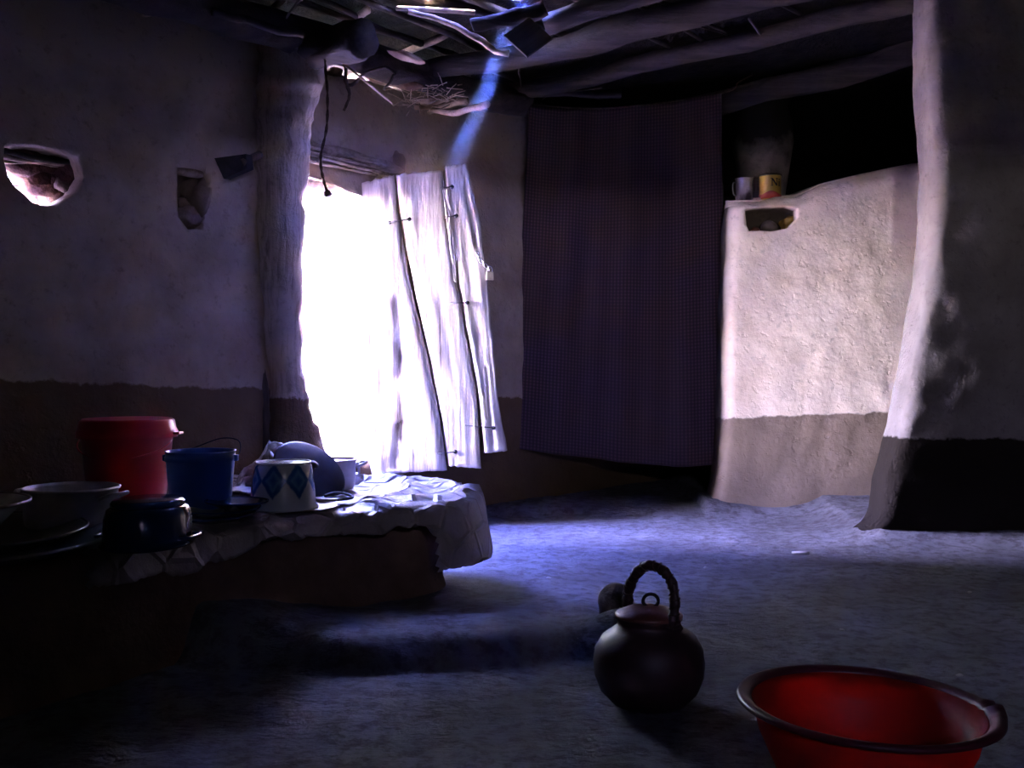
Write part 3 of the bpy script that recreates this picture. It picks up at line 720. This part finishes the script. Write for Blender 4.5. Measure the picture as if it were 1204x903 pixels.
for j in range(gy):
    for i in range(gx):
        x = -1.75+i*st; y = 2.15+j*st
        # sheet's left border, and its far border in front of the pots at the wall
        if y < 2.62-(x+1.1)*1.1+.03*math.sin(x*9) : continue
        d, q, ins = near_outline(x, y)
        off_w = (x-A0.x)*NW.x+(y-A0.y)*NW.y
        if off_w < .06 or not -5 < x: continue
        if ins:
            z = cover_z(x, y)-.010*math.exp(-d/.02); idx[(i, j)] = len(vs); vs.append((x, y, z))
        else:
            hh = hang(*q)
            if d > hh+st: continue
            d = min(d, hh); nx_, ny_ = (x-q[0], y-q[1]); l_ = math.hypot(nx_, ny_)+1e-9
            bulge = .018+.018*math.sin(min(1, d/.1)*1.57)+.012*noise.noise(Vector((q[0]*7, q[1]*7, d*6)))+(.03*d/.2 if hh > .2 else 0)
            idx[(i, j)] = len(vs); vs.append((q[0]+nx_/l_*bulge, q[1]+ny_/l_*bulge, cover_z(*q)-.010-d))
for (i, j), a in idx.items():
    b, c, d = idx.get((i+1, j)), idx.get((i+1, j+1)), idx.get((i, j+1))
    if b is not None and c is not None and d is not None: fs.append((a, b, c, d))
cv = mesh('bench_cover', vs, fs, M_cover); sm = cv.modifiers.new('s', 'SOLIDIFY'); sm.thickness = .004
tag(cv, 'creased pale plastic sheet draped over the mud bench end', 'sheet')

# ---------------------------------------------------------------- vessels on the bench
Z0 = .375
def spot(px, py, z=Z0): Y = (H0-z)*F/(py-HZ); return Vector(((px-602)/F*Y, Y, z))
M_red = mat('red_plastic', (.62, .016, .02), (.52, .013, .016), .32, 6, .05, .001)
M_blue = mat('blue_plastic', (.016, .085, .36), (.014, .07, .30), .3, 6, .05, .001)
M_alu = mat('worn_aluminium', (.55, .54, .55), (.38, .37, .38), .42, 14, .15, .001, metal=.45)
M_navy = mat('navy_enamel', (.012, .05, .14), (.009, .035, .10), .2, 8, .1, .001, coat=.4)
M_white = mat('white_enamel', (.62, .62, .64), (.5, .5, .52), .25, 7, .08, .001, stain=(.25, .22, .2))
M_dkred = mat('dull_rim_enamel', (.09, .03, .03), (.05, .02, .02), .35, 12, .1, .001)
M_dkplate = mat('dark_worn_enamel', (.07, .08, .075), (.03, .035, .035), .35, 10, .1, .001)

e = empty('lidded_bucket', spot(150, 583)); tag(e, 'large red plastic bucket with a lid at the left wall', 'bucket')
r = .165; h_ = .235
G().lathe([(.0, 0), (r*.80, 0), (r*.83, .01), (r*.97, h_), (r*1.0, h_), (r*1.0, h_+.01), (r*.95, h_+.01), (r*.81, .015), (0, .015)], 48).build('body', M_red, e)
G().lathe([(r*.98, h_-.02), (r*1.06, h_-.02), (r*1.07, h_+.0), (r*1.03, h_+.012), (r*1.0, h_+.04), (r*.94, h_+.048), (r*.85, h_+.046), (0, h_+.043)], 48).build('lid', M_red, e)
G().box((r*1.10, .0, h_-.005), (.03, .05, .008)).build('lid_tab', M_red, e, False, .002)
G().tube([(r*1.02*math.cos(a), -.02-r*.75*math.sin(a), h_-.03-.06*math.sin(a)) for a in [math.pi*k/16 for k in range(17)]], .003, 6).build('bail', M_red, e)

e = empty('open_bucket', spot(236, 604)); tag(e, 'blue plastic bucket with a wire bail standing beside the red bucket', 'bucket')
r = .108; h_ = .20
G().lathe([(0, 0), (r*.84, 0), (r*.86, .006), (r*.98, h_-.03), (r*1.03, h_-.028), (r*1.03, h_-.015), (r*1.0, h_-.012), (r*1.0, h_), (r*1.03, h_+.003), (r*.97, h_+.003), (r*.95, h_-.02), (r*.83, .01), (0, .01)], 44).build('body', M_blue, e)
G().tube(smooth_path([(r*1.03, 0, h_-.02), (r*1.09, .03, h_-.005), (r*.95, .07, h_+.030), (r*.3, .11, h_+.034), (-r*.5, .115, h_+.004), (-r*1.04, .03, h_-.012), (-r*1.02, 0, h_-.02)]), .002, 6).build('bail', M_iron, e)
for s in (-1, 1): G().box((s*r*1.05, 0, h_-.02), (.014, .022, .02)).build('ear', M_blue, e, False, .003)

def cookpot(name, loc, r, h_, mt, label, handles=True, rot=0, tilt=None):
    e = empty(name, loc, (0, 0, rot)); tag(e, label, 'pot')
    G().lathe([(0, 0), (r*.9, 0), (r*.97, .012), (r, .04), (r, h_-.012), (r*1.05, h_-.008), (r*1.06, h_-.003), (r*1.0, h_), (r*.97, h_-.01), (r*.96, .03), (r*.88, .010), (0, .010)], 48).build('body', mt, e)
    if handles:
        for s in (-1, 1):
            G().tube(smooth_path([(s*r*.98, -.045, h_-.03), (s*(r+.03), -.04, h_-.018), (s*(r+.042), 0, h_-.016), (s*(r+.03), .04, h_-.018), (s*r*.98, .045, h_-.03)]), .006, 8).build('handle', mt, e)
    return e
e = cookpot('cooking_pot', spot(84, 622), .128, .125, M_alu, 'open aluminium cooking pot in front of the red bucket', rot=-.25)
G().lathe([(.0, .09), (.121, .09), (.121, .094), (0, .096)], 32).build('contents', M_dkplate, e)

# inverted navy pan with a second one nested on it
e = empty('roasting_pan', spot(174, 640)); e.rotation_euler = (0, 0, -.12); tag(e, 'dark blue enamel casserole upside down at the sheet front edge', 'pan')
G().lathe([(.0, .0), (1.02, .0), (1.06, .004), (1.06, .010), (1.0, .014), (.99, .03), (.965, .085), (.90, .112), (.80, .120), (.0, .122)], 56, .122, .15).build('body', M_navy, e)
G().lathe([(.86, .118), (.86, .130), (.80, .138), (.70, .140), (0, .140)], 48, .118, .14).build('base_rim', M_navy, e); e.scale = (.9, .9, .88)
for s in (-1, 1): G().tube(smooth_path([(s*.118, -.05, .03), (s*.142, -.04, .028), (s*.146, 0, .028), (s*.142, .04, .028), (s*.118, .05, .03)]), .006, 8).build('handle', M_navy, e)

# big tray, plate on it, enamel bowl on the plate
tc_ = spot(-62, 634, .40); tc_.z = .372
e = empty('serving_tray', tc_); tag(e, 'wide dark metal tray at the lower left, under plate and bowl', 'tray')
G().lathe([(0, 0), (.33, 0), (.385, .022), (.40, .024), (.405, .028), (.40, .031), (.384, .029), (.33, .008), (0, .008)], 72).build('dish', M_dkplate, e)
G().lathe([(.399, .024), (.407, .026), (.407, .032), (.399, .032)], 72, closed=True).build('rim', M_alu, e)
pp = tc_+Vector((.0, .0, .012))
e = empty('enamel_plate', pp); tag(e, 'pale greenish enamel plate lying on the big dark tray', 'plate')
M_plate = mat('green_grey_enamel', (.22, .24, .18), (.15, .16, .12), .3, 8, .1, .001)
G().lathe([(0, 0), (.25, 0), (.32, .03), (.335, .034), (.335, .038), (.32, .036), (.25, .008), (0, .008)], 64).build('dish', M_plate, e)
G().lathe([(.333, .032), (.340, .034), (.340, .040), (.333, .040)], 64, closed=True).build('rim', M_dkplate, e)
bp = Vector(tc_)+Vector((-.02, -.03, .024))
e = empty('enamel_bowl', bp); tag(e, 'white enamel bowl with a dark rim at the left edge', 'bowl')
G().lathe([(0, 0), (.10, 0), (.13, .01), (.20, .085), (.215, .095), (.226, .098), (.226, .103), (.212, .101), (.196, .088), (.126, .016), (0, .010)], 60).build('body', M_white, e)
G().lathe([(.222, .096), (.230, .098), (.230, .105), (.222, .105)], 60, closed=True).build('rim', M_dkred, e)
G().lathe([(0, .060), (.172, .060), (.174, .064), (0, .066)], 40).build('contents', M_dkred, e)

# stacked shallow dishes beside the blue bucket
sp_ = spot(252, 612)
for i, (dx, dy, z, r, m_, lb) in enumerate([(0, 0, 0, .125, M_dkplate, 'dark shallow dish on the sheet, lowest beside the blue bucket'), (.02, .015, .018, .115, M_plate, 'grey-green shallow dish stacked on the dark dish by the blue bucket'), (.055, .05, .036, .095, M_navy, 'small glossy dark saucer topmost of the dishes by the blue bucket')]):
    e = empty('shallow_dish', sp_+Vector((dx, dy, z))); tag(e, lb, 'dish', 'dishes stacked by the blue bucket')
    e.rotation_euler = (0, R(-3+i*2), 0)
    G().lathe([(0, 0), (r*.6, 0), (r*.9, .012), (r, .016), (r, .019), (r*.88, .017), (r*.6, .005), (0, .005)], 44).build('dish', m_, e)
    G().lathe([(r-.002, .014), (r+.003, .015), (r+.003, .020), (r-.002, .020)], 44, closed=True).build('rim', M_navy, e)
e = blob('soap_ball', spot(272, 604, .40)+Vector((0, 0, .012)), (.04, .035, .03), M_dkplate, None, 4, .3); tag(e, 'small dark lump beside the blue bucket foot', 'lump')

# decorated bowl turned over
def pattern_mat():
    m, nt, b, o = nodes('blue_diamond_enamel')
    tc = N(nt, 'ShaderNodeTexCoord'); s = N(nt, 'ShaderNodeSeparateXYZ'); nt.links.new(tc.outputs['UV'], s.inputs[0])
    fx = math_(nt, 'ABSOLUTE', math_(nt, 'SUBTRACT', math_(nt, 'FRACT', math_(nt, 'MULTIPLY', s.outputs['X'], 7.5)), .5))
    fy = math_(nt, 'ABSOLUTE', math_(nt, 'SUBTRACT', s.outputs['Y'], .60))
    dd = math_(nt, 'ADD', math_(nt, 'MULTIPLY', fx, 1.55), math_(nt, 'MULTIPLY', fy, 2.3))
    v = tc.outputs['Object']; nn = noise_tex(nt, v, 40, 4)
    dd = math_(nt, 'ADD', dd, math_(nt, 'MULTIPLY', math_(nt, 'SUBTRACT', nn, .5), .25))
    col = ramp(nt, dd, [(.12, (.03, .12, .30)), (.40, (.12, .26, .42)), (.58, (.02, .10, .26)), (.76, (.02, .09, .24)), (.90, (.48, .52, .52))])
    top = ramp(nt, s.outputs['Y'], [(.88, 0), (.93, 1)])
    col = mixc(nt, top, col, (.20, .24, .27))
    nt.links.new(col, b.inputs['Base Color']); b.inputs['Roughness'].default_value = .25; b.inputs['Coat Weight'].default_value = .3
    return m
M_pat = pattern_mat()
e = empty('patterned_bowl', spot(333, 597)); tag(e, 'upturned white enamel bowl with a band of blue diamonds', 'bowl')
prof = [(.112, .004), (.116, 0), (.117, .006), (.108, .02), (.104, .07), (.098, .115), (.094, .142), (.084, .152), (.05, .154), (.0, .154)]
o = G().lathe(prof, 60).build('body', M_pat, e); ul = o.data.uv_layers.new(name='uv')
for l in o.data.loops:
    c = o.data.vertices[l.vertex_index].co; ul.data[l.index].uv = ((math.atan2(c.y, c.x)/(2*math.pi)) % 1, c.z/.165)
G().lathe([(.088, .149), (.092, .150), (.092, .156), (.088, .156)], 48, closed=True).build('foot_ring', M_white, e)
M_yell = mat('yellowed_enamel', (.42, .33, .16), (.25, .19, .10), .35, 9, .1, .001)
e = empty('yellowed_plate', spot(352, 596)+Vector((.0, .02, -.004))); tag(e, 'yellowed plate partly under the diamond-pattern bowl', 'plate')
G().lathe([(0, 0), (.09, 0), (.125, .003), (.13, .005), (.12, .006), (.09, .003), (0, .003)], 48).build('dish', M_yell, e)
e = empty('frying_spoon', spot(398, 589)); tag(e, 'flat ladle with a bent dark handle lying on the sheet', 'ladle')
G().lathe([(0, 0), (.035, .002), (.05, .01), (.052, .012), (.034, .006), (0, .004)], 30, 1.3, .8, origin=(-.03, 0, .0)).build('blade', M_yell, e)
G().tube(smooth_path([(-.055, .03, .014), (-.02, .055, .022), (.02, .035, .02), (.05, .0, .014), (.035, -.02, .01), (.0, -.025, .008)]), .005, 8).build('handle', M_iron, e)

# dark lid leaning on the bowl
e = empty('pot_lid', P(364, 554, 3.74)); tag(e, 'large dark round lid leaning between the patterned bowl and white pot', 'lid')
e.rotation_euler = (R(28), R(38), 0)
G().lathe([(0, .018), (.05, .016), (.10, .008), (.135, 0), (.142, -.002), (.142, .003), (.134, .006), (.10, .013), (.05, .021), (0, .023)], 52).build('disc', M_iron, e)
G().lathe([(0, .022), (.012, .022), (.010, .032), (.018, .040), (.0, .046)], 20).build('knob', M_iron, e)

e = cookpot('lit_pot', spot(390, 574), .092, .115, M_alu, 'small pale metal pot standing right before the bright doorway', True, .25)
e['category'] = 'pot'
G().lathe([(0, .098), (.088, .098), (.09, .106), (0, .108)], 36).build('lid', M_white, e)
G().box((.105, 0, .07), (.008, .02, .06)).build('clasp', M_alu, e, False, .002)
e = blob('foil_scrap', spot(420, 568)+Vector((0, 0, .018)), (.05, .04, .045), M_alu, None, 6, .9, 3); tag(e, 'crumpled silvery scrap lying right of the pale pot', 'scrap')

# crumpled white sack behind the bowls
M_sack = mat('crumpled_white_sack', (.55, .53, .50), (.36, .33, .30), .6, 9, .8, .006, stain=(.18, .15, .12))
nu, nv = 46, 30; vs = []
for j in range(nv+1):
    v = j/nv
    for i in range(nu+1):
        u = i/nu; top = interp([(0, 575), (.18, 556), (.38, 540), (.5, 516), (.62, 522), (.8, 528), (1, 540)], u)
        Y = lerp(3.80, 4.12, v)+.05*fb((u*6, v*4, 0), 1.5, 4, 4)+.02*math.sin(u*20+v*4); py = lerp(597, top, v**.8)
        p = P(lerp(268, 366, u), py, Y); vs.append((p.x, p.y, max(Z0+.002, p.z+.022*fb((u*7, v*6, 1), 1, 4))))
fs = [(j*(nu+1)+i, j*(nu+1)+i+1, (j+1)*(nu+1)+i+1, (j+1)*(nu+1)+i) for j in range(nv) for i in range(nu)]
o = mesh('crumpled_sack', vs, fs, M_sack); sm = o.modifiers.new('s', 'SOLIDIFY'); sm.thickness = .006
tag(o, 'crumpled white sack heaped behind the patterned bowl', 'sack')

# ---------------------------------------------------------------- foreground: clay pot and basin
M_clay = mat('burnished_dark_clay', (.06, .025, .03), (.03, .014, .016), .52, 9, .4, .003, coat=.08)
M_clay2 = mat('reddish_lid_clay', (.20, .075, .05), (.11, .04, .03), .38, 14, .4, .003)
pb = Vector(((763-602)/F*2.58, 2.58, 0)); pb.z = floor_h(pb.x, pb.y)-.004
e = empty('clay_kettle', pb); tag(e, 'round dark clay pot with lid and hoop handle on the floor', 'pot')
def dent(p, a): return p*(1+.010*noise.noise(p*9))
G().lathe([(0, 0), (.06, 0), (.092, .012), (.122, .042), (.137, .08), (.140, .115), (.135, .148), (.118, .176), (.092, .194), (.079, .204), (.078, .214), (.085, .224), (.083, .229), (.072, .226), (.068, .205), (0, .20)], 60, fn=dent).build('body', M_clay, e)
G().lathe([(.068, .224), (.084, .226), (.086, .231), (.080, .236), (.05, .248), (.02, .254), (0, .255)], 48, fn=dent).build('lid', M_clay2, e)
G().tube([(.019*math.cos(a)+.004, -.004, .266+.017*math.sin(a)) for a in [2*math.pi*k/20 for k in range(21)]], .0045, 8).build('lid_ring', M_iron, e)
hp = smooth_path([(-.045, .072, .205), (-.046, .066, .245), (-.044, .05, .285), (-.030, .030, .325), (-.005, .005, .352), (.024, -.022, .352), (.048, -.046, .326), (.056, -.058, .285), (.052, -.064, .24), (.040, -.068, .212)], 9)
g = G().tube(hp, [.0125+.0015*math.sin(i*.7) for i in range(len(hp))], 12, .15, 5); g.build('handle', M_clay, e)
g = G(); n = len(hp)
pts = []
for i in range(n*3-2):
    k = i/3; a = int(k); p = hp[a].lerp(hp[min(a+1, n-1)], k-a); t = (hp[min(a+1, n-1)]-hp[max(a-1, 0)]).normalized()
    u = Vector((t.y, -t.x, 0)).normalized() if abs(t.z) < .999 else Vector((1, 0, 0)); v = t.cross(u); an = i*.55
    pts.append(p+(u*math.cos(an)+v*math.sin(an))*.0125)
g.tube(pts, .0020, 6); g.build('rope_wrap', M_rope, e)
for (x, y) in ((-.062, .052), (.062, -.05)):
    G().tube([(x*.9, y*.9, .19), (x*1.12, y*1.12, .214), (x*1.1, y*1.25, .226), (x*.9, y*1.1, .212)], .009, 8, .2, x*9).build('lug', M_clay, e)

def basin_mat():
    m, nt, b, o = nodes('translucent_red_plastic')
    v = N(nt, 'ShaderNodeTexCoord').outputs['Object']; n1 = noise_tex(nt, v, 6, 6, .6)
    col = ramp(nt, n1, [(.35, (.34, .022, .018)), (.65, (.50, .035, .022))])
    nt.links.new(col, b.inputs['Base Color']); b.inputs['Roughness'].default_value = .5
    tr = N(nt, 'ShaderNodeBsdfTranslucent'); tr.inputs[0].default_value = (1, .09, .06, 1)
    mx = N(nt, 'ShaderNodeMixShader'); mx.inputs[0].default_value = .45
    nt.links.new(b.outputs[0], mx.inputs[1]); nt.links.new(tr.outputs[0], mx.inputs[2]); nt.links.new(mx.outputs[0], o.inputs[0])
    bump(nt, b, noise_tex(nt, v, 30, 5), .15, .002)
    return m
M_basin = basin_mat()
M_brim = mat('grimy_red_rim', (.12, .018, .028), (.06, .012, .02), .42, 10, .35, .002)
bl = Vector(((1016-602)/F*2.05, 2.05, .008))
e = empty('plastic_basin', bl, (R(0), R(1.5), 0)); tag(e, 'big red plastic washing basin in the right foreground', 'basin')
RB = .262; e.scale = (.94, .94, .97)
def pinch(p, a):
    d = math.exp(-((((a+.05+math.pi) % (2*math.pi))-math.pi)/.20)**2); r_ = math.hypot(p.x, p.y)/RB
    if r_ > .85: k = (r_-.85)/.15; p = Vector((p.x*(1+.05*d*k), p.y*(1+.05*d*k), p.z-.012*d*k*math.cos(a*40)*.6))
    return p
G().lathe([(0, 0), (.165, 0), (.172, .004), (.20, .06), (.222, .105), (.238, .165), (.236, .167), (.218, .107), (.195, .063), (.166, .010), (0, .006)], 90, fn=pinch).build('bowl', M_basin, e)
G().lathe([(.236, .163), (.243, .172), (.258, .178), (.268, .175), (.271, .167), (.266, .164), (.262, .170), (.251, .171), (.242, .160)], 110, closed=True, fn=pinch).build('rim', M_brim, e)

# ---------------------------------------------------------------- on the partition
M_tin = mat('scuffed_tin', (.62, .60, .62), (.42, .41, .43), .38, 16, .2, .001, metal=.8, stain=(.12, .10, .10))
c = P(875, 238, YL+.15); c.z = 1.80+.018
e = empty('tin_cup', c); tag(e, 'small silver tin cup at the left end of the low partition', 'cup')
G().lathe([(0, 0), (.050, 0), (.050, .125), (.053, .127), (.053, .130), (.049, .130), (.047, .006), (0, .006)], 36).build('body', M_tin, e)
G().tube(smooth_path([(-.048, -.012, .105), (-.068, -.018, .10), (-.072, -.02, .07), (-.066, -.018, .035), (-.048, -.012, .03)]), .004, 6).build('handle', M_tin, e)
M_can = mat('yellow_can_print', (.52, .34, .04), (.42, .27, .03), .4, 5, .05, .001)
M_canr = mat('red_can_print', (.35, .04, .02), (.25, .03, .02), .4, 5, .05, .001)
M_ink = mat('dark_can_print', (.02, .015, .012), (.015, .01, .01), .4, 5, 0)
c = P(905.5, 234, YL+.15); c.z = 1.80+.022
e = empty('food_can', c); tag(e, 'yellow printed food can standing beside the tin cup', 'can')
rc = .063
G().lathe([(0, 0), (rc, 0), (rc, .040), (rc, .138), (rc+.003, .139), (rc+.003, .144), (rc-.002, .144), (rc-.003, .137), (0, .136)], 48).build('body', M_can, e)
G().lathe([(rc+.001, .002), (rc+.0012, .035), (rc+.0012, .036), (rc+.0005, .036), (rc+.0005, .002)], 48, closed=True, fn=lambda p, a: Vector((p.x, p.y, p.z+(.010*math.sin(a*3+.4) if p.z > .02 else 0)))).build('red_band', M_canr, e)
G().lathe([(rc, .136), (rc+.0035, .138), (rc+.0035, .145), (rc-.001, .145)], 48, closed=True).build('top_rim', M_ink, e)
# lettering wrapped on the can
def seg_on_can(g, pts, wd):
    for (x0_, z0_), (x1_, z1_) in pts:
        a = Vector((x0_, 0, z0_)); b_ = Vector((x1_, 0, z1_)); d_ = (b_-a).normalized(); nn = Vector((-d_.z, 0, d_.x))*wd/2
        ring = []
        for off in (.0006, .0018):
            for q in (a-nn, b_-nn, b_+nn, a+nn):
                an = q.x/rc; r_ = rc+off; ring.append((r_*math.sin(an), -r_*math.cos(an), q.z))
        g.add(ring, [(0, 1, 2, 3), (7, 6, 5, 4), (0, 4, 5, 1), (1, 5, 6, 2), (2, 6, 7, 3), (3, 7, 4, 0)])
g = G(); x = -.004
seg_on_can(g, [((x, .075), (x, .117)), ((x+.028, .075), (x+.028, .117))], .0045); seg_on_can(g, [((x, .117), (x+.028, .076))], .0085)
seg_on_can(g, [((x-.007, .075), (x+.007, .075)), ((x-.009, .117), (x+.002, .117)), ((x+.021, .117), (x+.035, .117))], .0035)
seg_on_can(g, [((x+.046, .075), (x+.046, .102))], .008); seg_on_can(g, [((x+.040, .075), (x+.053, .075)), ((x+.041, .102), (x+.047, .102))], .0035); seg_on_can(g, [((x+.046, .108), (x+.046, .116))], .008)
g.build('lettering', M_ink, e, False)
# things in the niche
nz = P(900, 271, YL).z
e = blob('round_stone', (P(904, 262, YL+.10).x, YL+.10, nz+.034), (.10, .09, .07), mat('niche_stone', (.22, .18, .16), (.12, .10, .09), .6, 12, .5, .004), None, 3, .15, 3); tag(e, 'smooth rounded stone lying in the partition niche', 'stone')
e = blob('yellow_bag', (P(927, 257, YL+.11).x, YL+.12, nz+.05), (.085, .08, .095), mat('yellow_plastic_bag', (.50, .33, .06), (.20, .12, .03), .5, 12, .9, .008), None, 8, .7, 4); tag(e, 'crumpled yellow bag pushed into the right end of the niche', 'bag')
e = blob('wood_chip', (P(888, 268, YL+.08).x, YL+.09, nz+.016), (.06, .07, .03), M_clay2, None, 9, .4, 3); tag(e, 'small reddish shard at the left of the niche', 'shard')

# ---------------------------------------------------------------- hanging things and small bits
random.seed(3)
pts = smooth_path([P(383, 32, 4.62), P(382, 70, 4.62), P(385, 110, 4.62), P(384, 150, 4.62), P(377, 185, 4.62), P(380, 210, 4.62), P(385, 226, 4.62)], 8)
e = empty('hanging_rope', pts[0]); tag(e, 'thin knotted rope hanging from the beam before the doorway', 'rope')
pts = [p-e.location for p in pts]
for ph in (0, math.pi):
    G().tube([p+Vector((math.cos(i*.9+ph)*.0035, math.sin(i*.9+ph)*.0035, 0)) for i, p in enumerate(pts)], .0042, 6).build('strand', M_rope, e)
blob('knot', pts[-1]+Vector((0, 0, -.004)), (.032, .03, .034), M_rope, e, 2, .6, 3)
pts = smooth_path([P(407, 72, 4.7), P(407, 95, 4.7), P(411, 112, 4.7), P(404, 130, 4.7)], 8)
o = G().tube(pts, [.010-.005*i/len(pts) for i in range(len(pts))], 8, .4, 2).build('frayed_cord', M_rope); tag(o, 'short frayed cord dangling right of the long rope', 'cord')
o = G().tube([P(388, 62, 4.6), P(425, 92, 4.7), P(461, 121, 4.8)], .0055, 7).build('thin_stick', M_ltwood); tag(o, 'thin straight stick poking down from the beam above the doorway', 'stick')
# dark iron blade wedged behind the slim post
q = [P(252, 186, 4.48), P(263, 210, 4.48), P(291, 198, 4.56), P(289, 181, 4.56)]
vs = [v for v in q]+[v+Vector((.02, .03, 0)) for v in q]
e = empty('hoe_blade', P(270, 195, 4.5)); tag(e, 'dark wedge-shaped hoe blade stuck at the slim post', 'tool')
mesh('blade', [v-e.location for v in vs], [(0, 1, 2, 3), (7, 6, 5, 4), (0, 4, 5, 1), (1, 5, 6, 2), (2, 6, 7, 3), (3, 7, 4, 0)], M_iron, e, False)
G().tube([P(284, 192, 4.55)-e.location, P(306, 182, 4.68)-e.location], .018, 10, .1).build('socket', M_dkwoodz, e)
# mud knob on the hearth ledge
e = blob('hearth_stone', P(722, 704, 3.24)+Vector((0, 0, -.025)), (.11, .12, .14), mat('grey_mud_knob', (.17, .14, .13), (.10, .08, .075), .9, 9, .9, .012), None, 1, .18, 4); tag(e, 'rounded mud knob rising behind the clay pot', 'hearth stone')
# pale specks of litter
M_chip = mat('pale_litter', (.5, .48, .46), (.4, .38, .36), .8, 20, 0)
for i, (px, py) in enumerate([(942, 652), (1140, 697), (990, 742), (645, 688), (830, 668), (1128, 795)]):
    Y = H0*F/(py-HZ); p = P(px, py, Y); p.z = floor_h(p.x, p.y)+.004
    e = blob('litter_chip', p, ((.09, .05, .012) if i == 0 else (.018, .012, .008)), M_chip, None, i, .4, 2)
    tag(e, ['flat pale scrap lying on the lit floor before the pier', 'tiny pale chip on the dark floor right of the pot', 'tiny pale chip on the floor above the basin', 'tiny pale chip on the floor beyond the hearth ledge', 'tiny pale chip on the lit floor beyond the clay pot', 'tiny pale chip on the floor near the right frame edge'][i], 'litter')

# ---------------------------------------------------------------- yard outside
g = G(); vs = []; 
o = mesh('ground', [(-40, -30, .30), (40, -30, .30), (40, 60, .30), (-40, 60, .30)], [(0, 1, 2, 3)], M_ground, smooth=False)
boolean_cut(o, []) if False else None
# the yard starts outside the left wall
a = WL(-30, .30, -.40); b = WL(30, .30, -.40); c = WL(30, .30, -60); d = WL(-30, .30, -60)
bpy.data.objects.remove(o)
o = mesh('ground', [a, b, c, d], [(0, 1, 2, 3)], M_ground, smooth=False); tag(o, 'sunlit dry yard outside the doorway', kind='structure')
o = mesh('ground', [(-60, -50, -.12), (60, -50, -.12), (60, 60, -.12), (-60, 60, -.12)], [(0, 1, 2, 3)], M_ground, smooth=False); tag(o, 'dry open ground around the hut', kind='structure')

o = wall_box('sky_blocker', lambda s, z, off: WL(s, z, off-4.4), -1.2, 12, 4.4, .3, .3, mat('sky_blocker_dark', (.014, .020, .020), (.008, .012, .012), 1, 2, .5, .02), .05, 4)  # unseen dark screen, shaped to keep low sky off the near floor
tag(o, 'unseen dark screen added across the yard to block low sky', kind='structure')
# ---------------------------------------------------------------- smoke where the sun shaft falls from the roof hole
def smoke(name, dens, label, build):
    m = bpy.data.materials.new(name); m.use_nodes = True; nt = m.node_tree; nt.nodes.clear()
    oo = nt.nodes.new('ShaderNodeOutputMaterial'); vsn = nt.nodes.new('ShaderNodeVolumeScatter')
    vsn.inputs['Color'].default_value = (.10, .17, 1, 1); vsn.inputs['Density'].default_value = dens; vsn.inputs['Anisotropy'].default_value = .2
    nt.links.new(vsn.outputs[0], oo.inputs['Volume']); return m
M_smoke = smoke('thin_smoke', .12, '', None)
p0 = hc+SUND*(.03); p1 = hc+SUND*1.25
o = G().tube([p0.lerp(p1, k/6) for k in range(7)], [.060, .066, .07, .07, .072, .072, .07], 14).build('smoke_wisp', M_smoke)
tag(o, 'thin bluish smoke caught in the sun shaft from the roof hole', 'smoke', kind='stuff')
